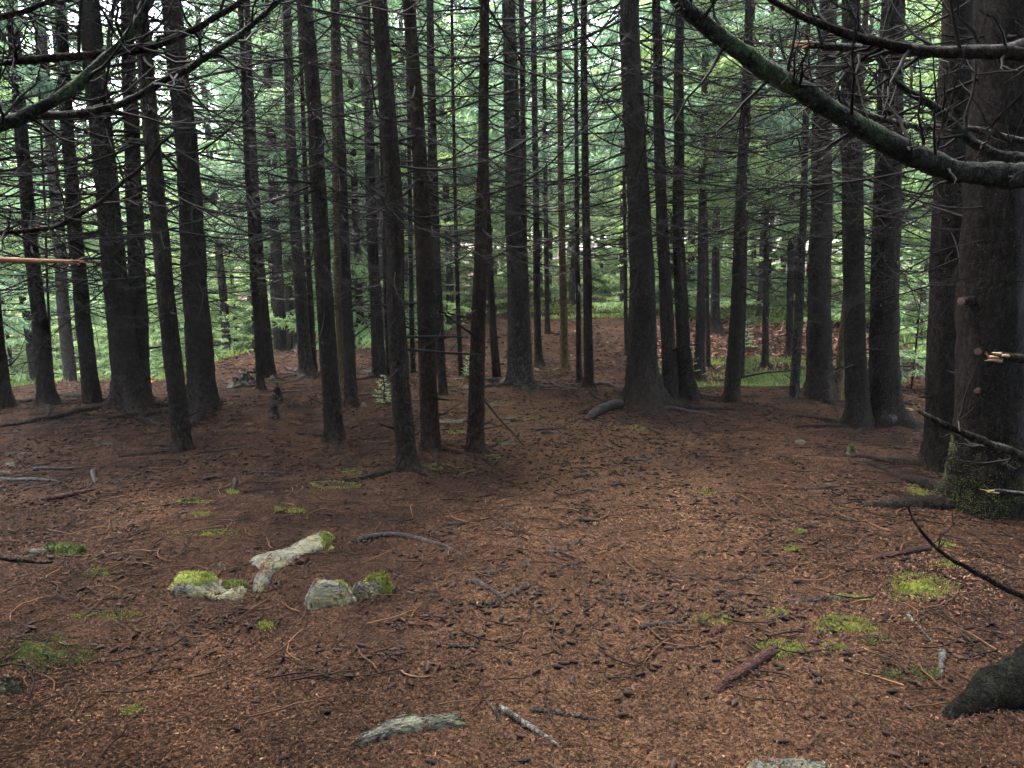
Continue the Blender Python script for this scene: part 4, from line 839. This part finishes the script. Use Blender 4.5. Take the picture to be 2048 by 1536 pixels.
# ------------------------------------------------------------------ roots, sticks, stumps
print('roots')
def floor_root(label, pix, w, mat='root', seed=0, name='surface_root', cat='root', group=None, lift=.25, w1=None, moss=None):
    pts = np.array([hit(*p)[:2] for p in pix]); Yd = pts[0][1]
    o = np.array([pts[0][0], pts[0][1], float(gz(*pts[0]))])
    r0 = px_size(w / 2, np.hypot(Yd, 1.6)); r1 = r0 * .4 if w1 is None else px_size(w1 / 2, pts[-1][1])
    ob = surface_root(mat, pts, r0, seed, r1, lift, None, o, name, 10); ob.location = tuple(o)
    return tag(ob, label, cat, group)
floor_root('thick peeled red stick half sunk in the floor with bright moss on its raised end', [(1540, 1300), (1500, 1335), (1462, 1372), (1425, 1395)], 25, 'root_red', 1, 'fallen_stick', 'stick', lift=.55, w1=18)
cushion('bright moss capping the raised end of the thick red stick', ell(1556, 1296, 34, 12, 16, 20), .075, 20, n=1700)
floor_root('wet red root lying under the thin hanging limb', [(1862, 1100), (1800, 1112), (1745, 1122), (1690, 1130)], 15, 'peeled', 2, lift=.6)
floor_root('long dark root winding from the boulders toward the middle of the floor', [(712, 1085), (745, 1072), (800, 1073), (850, 1082), (900, 1104), (955, 1127)], 14, 'root', 3, lift=.6)
floor_root('worn grey root crossing the middle of the trodden floor', [(935, 1163), (965, 1172), (1000, 1190), (1035, 1212)], 15, 'root', 4, lift=.35)
floor_root('short forked grey root end crossing the worn one', [(1068, 1172), (1030, 1184), (1000, 1203), (968, 1224)], 13, 'root', 5, lift=.35)
floor_root('black lichened stick lying diagonally at the bottom of the floor', [(985, 1416), (1010, 1432), (1050, 1456), (1090, 1486), (1132, 1522)], 14, 'deadwood', 6, 'fallen_stick', 'stick', lift=.8)
floor_root('short black stick crossing the top of the lichened one', [(965, 1412), (990, 1425), (1000, 1462)], 8, 'root', 7, 'fallen_stick', 'stick', lift=.8)
floor_root('smooth purplish root just showing right of the lichened stick', [(1045, 1424), (1100, 1422), (1160, 1432), (1220, 1446), (1265, 1450)], 12, 'root', 8, lift=.05)
floor_root('dark root with moss along it, right of the trodden floor', [(1275, 1265), (1310, 1254), (1350, 1252), (1400, 1238)], 13, 'root', 9, lift=.3)
floor_root('buried root ridge running below the mossy hump', [(1570, 1212), (1620, 1196), (1680, 1196), (1740, 1204)], 14, 'root', 10, lift=.2)
floor_root('stubby red root knee left of the thick red stick', [(1448, 1256), (1425, 1268), (1410, 1282)], 16, 'root_red', 11, lift=.2)
floor_root('faint purplish root in the lower floor left of the crescent slab', [(690, 1292), (740, 1308), (790, 1320), (850, 1330)], 12, 'root_red', 12, lift=.05)
floor_root('curved root lump beside the pale slab end', [(592, 1138), (605, 1124), (622, 1118)], 18, 'root_red', 13, lift=.3)
floor_root('heavy dark root along the left margin', [(0, 962), (40, 962), (85, 964), (130, 966)], 12, 'root', 14, lift=.5)
floor_root('tangled root rising over the left floor, upper strand', [(60, 946), (110, 940), (150, 938), (190, 934), (205, 930)], 10, 'root', 15, lift=.7)
floor_root('red-brown root below the tangled strand on the left floor', [(80, 1005), (120, 996), (160, 988), (200, 975)], 15, 'root_red', 16, lift=.5)
floor_root('short root joining the tangled strands on the left floor', [(185, 940), (182, 955), (190, 972)], 12, 'root', 17, lift=.6)
floor_root('dark stick lying on the open floor left of the moss spread', [(402, 963), (430, 956), (465, 952)], 9, 'root', 18, 'fallen_stick', 'stick', lift=.8)
floor_root('short stick pointing at the viewer beside the dark floor stick', [(472, 958), (466, 972), (460, 988)], 9, 'root', 19, 'fallen_stick', 'stick', lift=.8)
floor_root('thin straight root behind the open floor stick', [(500, 946), (540, 948), (590, 948)], 7, 'root', 20, lift=.5)
floor_root('long thin root reaching from the lone front trunk across the floor', [(385, 912), (420, 905), (470, 900), (530, 896)], 8, 'root', 21, lift=.5)
floor_root('short log resting against the flared foot of the mound tree', [(1240, 815), (1215, 824), (1192, 832), (1168, 842)], 20, 'root', 22, 'fallen_log', 'log', lift=1.0, w1=14)
floor_root('very long thick root sprawling from the bank trunk', [(1182, 775), (1200, 768), (1222, 772), (1245, 780)], 14, 'root', 23, lift=.7)
floor_root('looped root standing clear of the ground right of the weathered trunk', [(1085, 775), (1100, 768), (1118, 774)], 10, 'root', 24, lift=1.0)
floor_root('pale flat root web in front of the weathered trunk', [(1020, 772), (1050, 776), (1085, 781), (1120, 781), (1150, 783)], 7, 'root', 25, lift=.5)
floor_root('curled root hump beside the twin trunks', [(1770, 858), (1790, 848), (1808, 838), (1828, 850)], 26, 'root', 26, lift=1.1)
floor_root('long root sliding down from the mound tree toward the pair', [(1325, 820), (1360, 823), (1395, 828), (1440, 836)], 12, 'root', 27, lift=.5)
floor_root('dark thin twig standing across the bare right-hand soil', [(1805, 1225), (1820, 1250), (1860, 1282), (1875, 1300)], 8, 'deadwood', 28, 'fallen_stick', 'stick', lift=.9)
floor_root('grey weathered stick pointing down to the corner buttress', [(1868, 1302), (1880, 1335), (1900, 1378)], 13, 'deadwood', 29, 'fallen_stick', 'stick', lift=.8)
floor_root('wet branching root on the right floor under the biggest trunk', [(1610, 985), (1640, 980), (1680, 977), (1710, 975)], 9, 'root', 30, lift=.5)
for k, pix in enumerate([[(995, 1025), (1015, 1019), (1035, 1022)], [(880, 1055), (905, 1050), (945, 1048)], [(985, 1042), (1000, 1032), (1020, 1028)], [(1000, 1045), (1015, 1050), (1030, 1062)], [(1090, 1075), (1105, 1090), (1118, 1110)], [(1130, 1098), (1150, 1088), (1182, 1083)], [(1085, 1100), (1105, 1112), (1125, 1110), (1160, 1098)], [(1040, 1115), (1050, 1128), (1055, 1142)], [(1110, 1140), (1140, 1128), (1175, 1122)], [(940, 1150), (970, 1142), (1010, 1144)], [(1140, 1045), (1170, 1043), (1210, 1046)], [(1160, 985), (1180, 980), (1200, 990)], [(1250, 922), (1280, 920), (1305, 924)], [(1120, 888), (1145, 890), (1150, 896)], [(1060, 862), (1100, 858), (1140, 856)], [(1070, 870), (1100, 866), (1130, 868)], [(1200, 890), (1215, 894), (1220, 900)], [(1095, 1278), (1130, 1270), (1165, 1265)], [(890, 1296), (930, 1296), (970, 1294)], [(795, 1295), (810, 1305), (825, 1312)], [(1250, 950), (1255, 965), (1270, 970)], [(1010, 845), (1030, 842), (1060, 846)], [(1215, 975), (1235, 965), (1262, 968)], [(1140, 960), (1170, 945), (1190, 950)], [(560, 788), (590, 783), (620, 780)], [(640, 768), (670, 766), (700, 768)], [(1385, 918), (1415, 912), (1460, 916)], [(700, 795), (730, 790), (770, 788)], [(940, 860), (955, 856), (980, 858)]]):
    floor_root('short stretch of grey root worn bare on the trodden needle floor', pix, 9, 'root', 60 + k, group='root stretches showing through the trodden needle floor', lift=.35)
def stump(label, px, py, w, h, seed):
    b = hit(px, py); r0 = px_size(w / 2, b[1]); hh = px_size(h, b[1]); r = np.random.default_rng(seed); n, m = 10, 16
    th = np.linspace(0, 2 * math.pi, m, endpoint=False); top = hh * (1 + .28 * r.normal(size=m)); V = []
    for k in range(n):
        t = k / (n - 1); rr = r0 * (1.25 - .45 * t + .35 * math.exp(-t * 7)) * (1 + .12 * r.normal(size=m))
        V.append(np.stack([rr * np.cos(th), rr * np.sin(th), -.05 + (top + .05) * t], 1))
    V.append(np.stack([r0 * .35 * np.cos(th), r0 * .35 * np.sin(th), np.full(m, hh * .55)], 1)); V = np.array(V)
    i = np.arange(n)[:, None] * m; j = np.arange(m)[None]; k = (j + 1) % m; mb = MB(); mb.add(V, np.stack([i + j, i + k, i + m + k, i + m + j], -1))
    tag(link('tree_stump', mb.mesh('tree_stump', [M['bark_grey']], False), None, tuple(b)), label, 'stump')
stump('nearer of two small broken stumps, jagged and mossy', 549, 838, 18, 26, 1)
stump('farther of two small broken stumps, leaning and grey', 556, 800, 16, 24, 2)
stump('tiny rotten peg of wood standing before the bank', 1211, 803, 5, 18, 3)
# heap of dark stones by the forked trunk: every slab a thing
for k, (px, py, w, h, lab) in enumerate([(478, 772, 44, 8, 'pale'), (470, 765, 30, 9, 'd'), (500, 764, 30, 9, 'd'), (478, 757, 28, 8, 'd'), (498, 755, 26, 8, 'd'), (486, 748, 26, 7, 'd'), (500, 744, 26, 6, 'd'), (462, 772, 18, 8, 'd')]):
    base = hit(482, 775); p = at(px, py, base[1] + .12 * (k % 3)); ww = px_size(w, base[1]) / 2; hh = px_size(h, base[1]) * .6
    a = np.linspace(0, 6.283, 10, endpoint=False); r = np.random.default_rng(k); rad = ww * (1 + .15 * r.normal(size=10)); V = []
    for zz, sc in ((-.5, .7), (-.35, .98), (.2, 1.0), (.5, .75)): V.append(np.stack([np.cos(a) * rad * sc, np.sin(a) * rad * sc * .6, hh * zz + .02 * r.normal(size=10) + .1 * np.cos(a) * ww], 1))
    V = np.array(V); i = np.arange(3)[:, None] * 10; j = np.arange(10)[None]; kk = (j + 1) % 10
    mb = MB(); mb.add(V, np.stack([i + j, i + kk, i + 10 + kk, i + 10 + j], -1)); n0 = V[-1]; mb.add(np.vstack([n0, n0.mean(0)]), t=[(q, (q + 1) % 10, 10) for q in range(10)])
    tag(link('stacked_stone', mb.mesh('stacked_stone', [M['rock'] if lab == 'pale' else M['deadwood']], False), None, tuple(p)), 'flat pale stone lying at the bottom of the stone heap' if lab == 'pale' else 'dark flat stone piled in the heap beside the forked trunk', 'stone', None if lab == 'pale' else 'dark stones of the heap by the forked trunk')
# small green plants
def plant(label, px, py, hpx, mesh_i, name='spruce_seedling', cat='seedling', group=None, Y=None):
    b = hit(px, py) if Y is None else np.array([at(px, py, Y)[0], Y, float(gz(at(px, py, Y)[0], Y))])
    hh = px_size(hpx, b[1]); root = thing(name, tuple(b), label, cat, group)
    mb = MB(); mb.tube(np.array([[0, 0, -.05], [.01, 0, hh * .5], [0, .01, hh * .95]]), [.012, .008, .003], 6); link('stem', mb.mesh('stem', [M['bark']]), root)
    link('foliage', CROWN_SAPLING[mesh_i], root, (0, 0, 0), (0, 0, px), hh / 1.6); return root
plant('yellow-green seedling between the thin pole and the leaning trunk', 938, 755, 46, 0)
plant('frail pale seedling with a thin bent stem beside the nearest slim trunk', 768, 808, 62, 1)
plant('young spruce spray in front of the thick trunk behind the hollow', 1386, 765, 70, 0)
plant('green seedling glimpsed right of the lone tilting trunk', 1492, 700, 60, 1)
plant('bushy young spruce filling the gap between the twin trunks and the tall half-hidden one', 1815, 850, 250, 0, 'young_spruce', 'young spruce', Y=8.6)
plant('young spruce at the far right behind the biggest trunk', 2060, 860, 220, 1, 'young_spruce', 'young spruce', Y=7.4)
plant('low young spruce spreading behind the crest left of the forked trunk', 465, 790, 110, 0, 'young_spruce', 'young spruce', Y=12.5)

def blades(label, name, cat, area, n, l, w, mat, seed):
    r = np.random.default_rng(seed); x, y = area(r, n); z = gz(x, y); mb = MB()
    tufts(mb, np.stack([x, y, z], 1), r, l=l, w=w, lean=.8, tone=np.clip(.5 + .8 * fbm(x * 2, y * 2, seed, 3) + r.normal(size=len(x)) * .18, 0, 1))
    tag(link(name, mb.mesh(name, [M[mat]], False)), label, cat, kind='stuff')
def hollow(r, n):
    a = r.uniform(.20, .46, n); y = r.uniform(9.0, 12.8, n); x = a * y; k = fbm(x * 1.5, y * 1.5, 91, 3) + r.normal(size=n) * .15 > -.02
    return x[k], y[k]
def beyond(r, n):
    a = r.uniform(-.02, .5, n); y = 16.2 + 45 * r.random(n) ** 1.6; x = a * y; k = fbm(x * .8, y * .8, 92, 3) > -.12
    return x[k], y[k]
def valley(r, n):
    a = r.uniform(-.95, -.14, n); y = np.interp(a, _A, _YC) + 1.5 + 26 * r.random(n) ** 1.2; x = a * y; k = fbm(x * .7, y * .7, 93, 3) > -.05
    return x[k], y[k]
def rightside(r, n):
    a = r.uniform(.52, .95, n); y = np.interp(a, _A, _YC) + .6 + 20 * r.random(n) ** 1.4; x = a * y; k = fbm(x * .6, y * .6, 94, 3) > -.2
    return x[k], y[k]
def rust(r, n):
    a = r.uniform(-.66, -.50, n); y = np.interp(a, _A, _YC) + .8 + 5 * r.random(n); x = a * y; k = fbm(x * .9, y * .9, 95, 3) > .05
    return x[k], y[k]
blades('fresh green grass and moss filling the hollow behind the lone tilting trunk', 'hollow_grass', 'grass', hollow, 16000, .07, .008, 'grass', 1)
n = 9000; r = np.random.default_rng(77); a = r.uniform(.16, .5, n); y = r.uniform(9.5, 19, n); x = a * y; z = gz(x, y) + .01; th = r.uniform(0, 6.28, n); l = r.uniform(.02, .045, n)
d = np.stack([np.cos(th), np.sin(th), r.normal(size=n) * .35], 1) * l[:, None]; e = np.stack([-np.sin(th), np.cos(th), r.normal(size=n) * .35], 1) * l[:, None] * .6; c = np.stack([x, y, z], 1)
mb = MB(); mb.add(np.stack([c - d, c - e, c + d, c + e], 1), np.arange(4 * n).reshape(-1, 4), tone=r.random(n))
tag(link('leaf_litter', mb.mesh('leaf_litter', [M['leaf']], False)), 'reddish dead leaves covering the far bank beyond the grass hollow', 'leaf litter', kind='stuff')
blades('low greenery in patches on the far rise beyond the bank', 'far_undergrowth', 'undergrowth', beyond, 26000, .09, .020, 'grass', 2)
blades('pale green undergrowth covering the slope below the crest', 'valley_undergrowth', 'undergrowth', valley, 42000, .20, .018, 'grass', 3)
blades('green ground plants behind the twin trunks and the biggest trunk', 'side_undergrowth', 'undergrowth', rightside, 20000, .18, .018, 'grass', 4)
blades('orange autumn bracken low on the slope behind the leaning crest trunk', 'bracken', 'bracken', rust, 1500, .14, .02, 'bracken', 5)

# ------------------------------------------------------------------ the far forest
print('far forest')
TR = []
for k in range(4):
    r = np.random.default_rng(900 + k); rad = [.11, .13, .15, .10][k]
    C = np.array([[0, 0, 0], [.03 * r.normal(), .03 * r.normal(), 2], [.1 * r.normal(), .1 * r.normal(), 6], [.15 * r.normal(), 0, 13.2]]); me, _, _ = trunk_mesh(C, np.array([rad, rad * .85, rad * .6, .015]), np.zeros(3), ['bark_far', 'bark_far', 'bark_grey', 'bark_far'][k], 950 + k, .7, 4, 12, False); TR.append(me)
GT = []
for k in range(4):
    C = np.array([[0, 0, 0], [0, 0, 3], [0, 0, 7.2 + k]]); me, _, _ = trunk_mesh(C, np.array([.08, .06, .012]), np.zeros(3), 'bark', 970 + k, .4, 4, 10, False); GT.append(me)
placed = [(a, b) for a, b, _ in T]
def far_tree(x, y, kind, label, group):
    g = float(gz(x, y)); root = thing('spruce_tree', (x, y, g), label, 'tree', group); az = rnd.uniform(0, 6.28); s = rnd.uniform(.85, 1.2)
    if kind == 'green':
        k = rnd.randrange(4); link('trunk', GT[k], root, (0, 0, 0), (0, 0, az), s); link('crown', CROWN_GREEN[k], root, (0, 0, 0), (0, 0, az), (s * 1.1, s * 1.1, s))
    else:
        pool = {'mid': CROWN_MID, 'light': CROWN_MIDL, 'tall': CROWN_TALL}[kind]
        link('trunk', rnd.choice(TR), root, (0, 0, 0), (rnd.gauss(0, .02), rnd.gauss(0, .02), az), s); link('crown', rnd.choice(pool), root, (0, 0, 0), (0, 0, az + 1), s)
    placed.append((x, y))
def plant_zone(n, a0, a1, extra0, depth, kinds, label, group, gap=1.3, power=1.3):
    done = 0; tries = 0
    while done < n and tries < n * 60:
        tries += 1; a = rnd.uniform(a0, a1); y = float(np.interp(a, _A, _YC)) + extra0 + depth * rnd.random() ** power; x = a * y
        if min((x - p[0]) ** 2 + (y - p[1]) ** 2 for p in placed) < gap * gap: continue
        kd = rnd.choice(kinds); far_tree(x, y, kd, *( (label[kd], group[kd]) )); done += 1
LB = lambda where: ({'tall': 'tall green-crowned spruce ' + where, 'mid': 'slender dark spruce trunk among many ' + where, 'light': 'slender dark spruce trunk among many ' + where, 'green': 'fresh green spruce leafy to the ground ' + where},
                    {'tall': 'tall green-crowned spruces ' + where, 'mid': 'bare-stemmed spruces ' + where, 'light': 'bare-stemmed spruces ' + where, 'green': 'leafy green spruces ' + where})
for n, a0, a1, e0, dp, kinds, where, gap, pw in (
        (43, -.95, -.30, 2.2, 28, ['green', 'tall', 'tall', 'light'], 'down the slope beyond the crest', 1.5, 1.2),
        (34, -.30, -.08, 2.2, 26, ['tall', 'tall', 'light', 'green'], 'beyond the slim trunk row', 1.7, 1.2),
        (30, -.08, .20, .8, 22, ['tall', 'tall', 'light', 'green'], 'on the rise behind the bank', 1.7, 1.0),
        (30, .20, .52, .2, 16, ['tall', 'tall', 'light', 'green'], 'behind the leafy far bank', 1.7, 1.0),
        (34, .52, .95, 2.0, 26, ['green', 'tall', 'tall', 'light'], 'behind the twin trunks', 1.6, 1.2)):
    lb, gp = LB(where); plant_zone(n, a0, a1, e0, dp, kinds, lb, gp, gap, pw)
n = 0
while n < 95:                                              # last row that closes the view
    a = rnd.uniform(-1.0, 1.0) if n < 55 else rnd.uniform(-.9, -.1); y = rnd.uniform(42, 85); x = a * y; n += 1
    far_tree(x, y, rnd.choice(['green', 'light', 'green']), 'distant green spruce closing the view at the end of the wood', 'distant spruces closing the view')
for k, (x, y, zc, s) in enumerate([(-5.6, .6, 2.0, 1.4), (-4.2, -1.2, 1.5, 1.4), (-2.4, .6, 4.0, 1.4), (-1.1, -.9, 4.0, 1.4), (-2.6, -2.6, .6, 1.3), (-.3, -2.9, .4, 1.3), (1.3, -1.0, 4.0, 1.4),
                                    (2.7, .4, 4.1, 1.4), (2.2, -2.7, .5, 1.3), (4.3, -1.4, 1.5, 1.4), (5.4, 1.0, 2.4, 1.4), (-6.8, 3.0, 4.4, 1.3), (5.6, 3.2, 4.4, 1.2), (-5.3, 2.4, 4.0, 1.4), (-1.5, -4.4, .3, 1.4), (1.2, -4.4, .3, 1.4), (-4.6, -3.8, .3, 1.4), (4.6, -3.8, .3, 1.4), (-7.4, -.8, .5, 1.4), (7.0, -.8, .5, 1.4)]):
    root = thing('spruce_tree', (x, y, float(gz(x, y))), 'unseen spruce added behind or beside the viewer to shade the near floor', 'tree', 'unseen spruces added behind the viewer for shade')
    link('trunk', TR[k % 4], root, (0, 0, 0), (0, 0, k), 1.1); link('crown', CROWN_SHADE[k % 3], root, (0, 0, zc), (0, 0, k), s)  # out-of-view trees added to block skylight over and behind the camera

# ------------------------------------------------------------------ light, sky, camera
w = bpy.data.worlds.new('World'); SC.world = w; w.use_nodes = True; nt = w.node_tree; nt.nodes.clear()
SUN_EL, SUN_ROT = R(68), R(-35)
sky = nt.nodes.new('ShaderNodeTexSky'); sky.sky_type = 'NISHITA'; sky.sun_disc = False; sky.sun_elevation = SUN_EL; sky.sun_rotation = SUN_ROT
sky.air_density = 1.0; sky.dust_density = 4.0; sky.ozone_density = 1.0
hs = nt.nodes.new('ShaderNodeHueSaturation'); hs.inputs['Saturation'].default_value = .62
bg = nt.nodes.new('ShaderNodeBackground'); bg.inputs['Strength'].default_value = .15; ow = nt.nodes.new('ShaderNodeOutputWorld')
nt.links.new(sky.outputs[0], hs.inputs['Color']); nt.links.new(hs.outputs[0], bg.inputs[0]); nt.links.new(bg.outputs[0], ow.inputs[0])
sl = bpy.data.lights.new('sun', 'SUN'); sl.energy = 1.5; sl.angle = R(40); sl.color = (1, .965, .91)
so = bpy.data.objects.new('sun', sl); COL.objects.link(so)
d = Vector((math.sin(SUN_ROT) * math.cos(SUN_EL), math.cos(SUN_ROT) * math.cos(SUN_EL), math.sin(SUN_EL)))
so.rotation_euler = d.to_track_quat('Z', 'Y').to_euler(); so.location = d * 30
cd = bpy.data.cameras.new('camera'); cd.sensor_width = 36; cd.lens = FPX / PW * 36; cd.clip_start = .05; cd.clip_end = 2000
co = bpy.data.objects.new('camera', cd); COL.objects.link(co); co.location = (0, 0, CAMZ); co.rotation_euler = (math.pi / 2 - PITCH, 0, 0); SC.camera = co
SC.view_settings.view_transform = 'Standard'; SC.view_settings.look = 'None'; SC.view_settings.gamma = 1; SC.view_settings.exposure = EXPOSURE
SC.render.engine = 'CYCLES'; cy = SC.cycles
cy.max_bounces = 6; cy.diffuse_bounces = 5; cy.glossy_bounces = 2; cy.transmission_bounces = 3; cy.transparent_max_bounces = 4; cy.caustics_reflective = False; cy.caustics_refractive = False
hz = NT('haze'); pv = hz.n('ShaderNodeVolumePrincipled'); pv.inputs['Color'].default_value = (.92, .96, 1, 1); pv.inputs['Density'].default_value = .0004; pv.inputs['Anisotropy'].default_value = .2
hz.t.links.new(pv.outputs[0], hz.out.inputs['Volume'])
mb = MB(); b = np.array([[x, y, z] for z in (-6, 22) for y in (-12, 118) for x in (-118, 118)], float)
mb.add(b, [[0, 2, 3, 1], [4, 5, 7, 6], [0, 1, 5, 4], [2, 6, 7, 3], [0, 4, 6, 2], [1, 3, 7, 5]])
tag(link('haze', mb.mesh('haze', [hz.m], False)), 'thin damp air paling the far trees', 'haze', kind='stuff')
cy.volume_bounces = 1
cy.sample_clamp_indirect = 4; cy.use_denoising = True
print('objects', len(SC.objects))
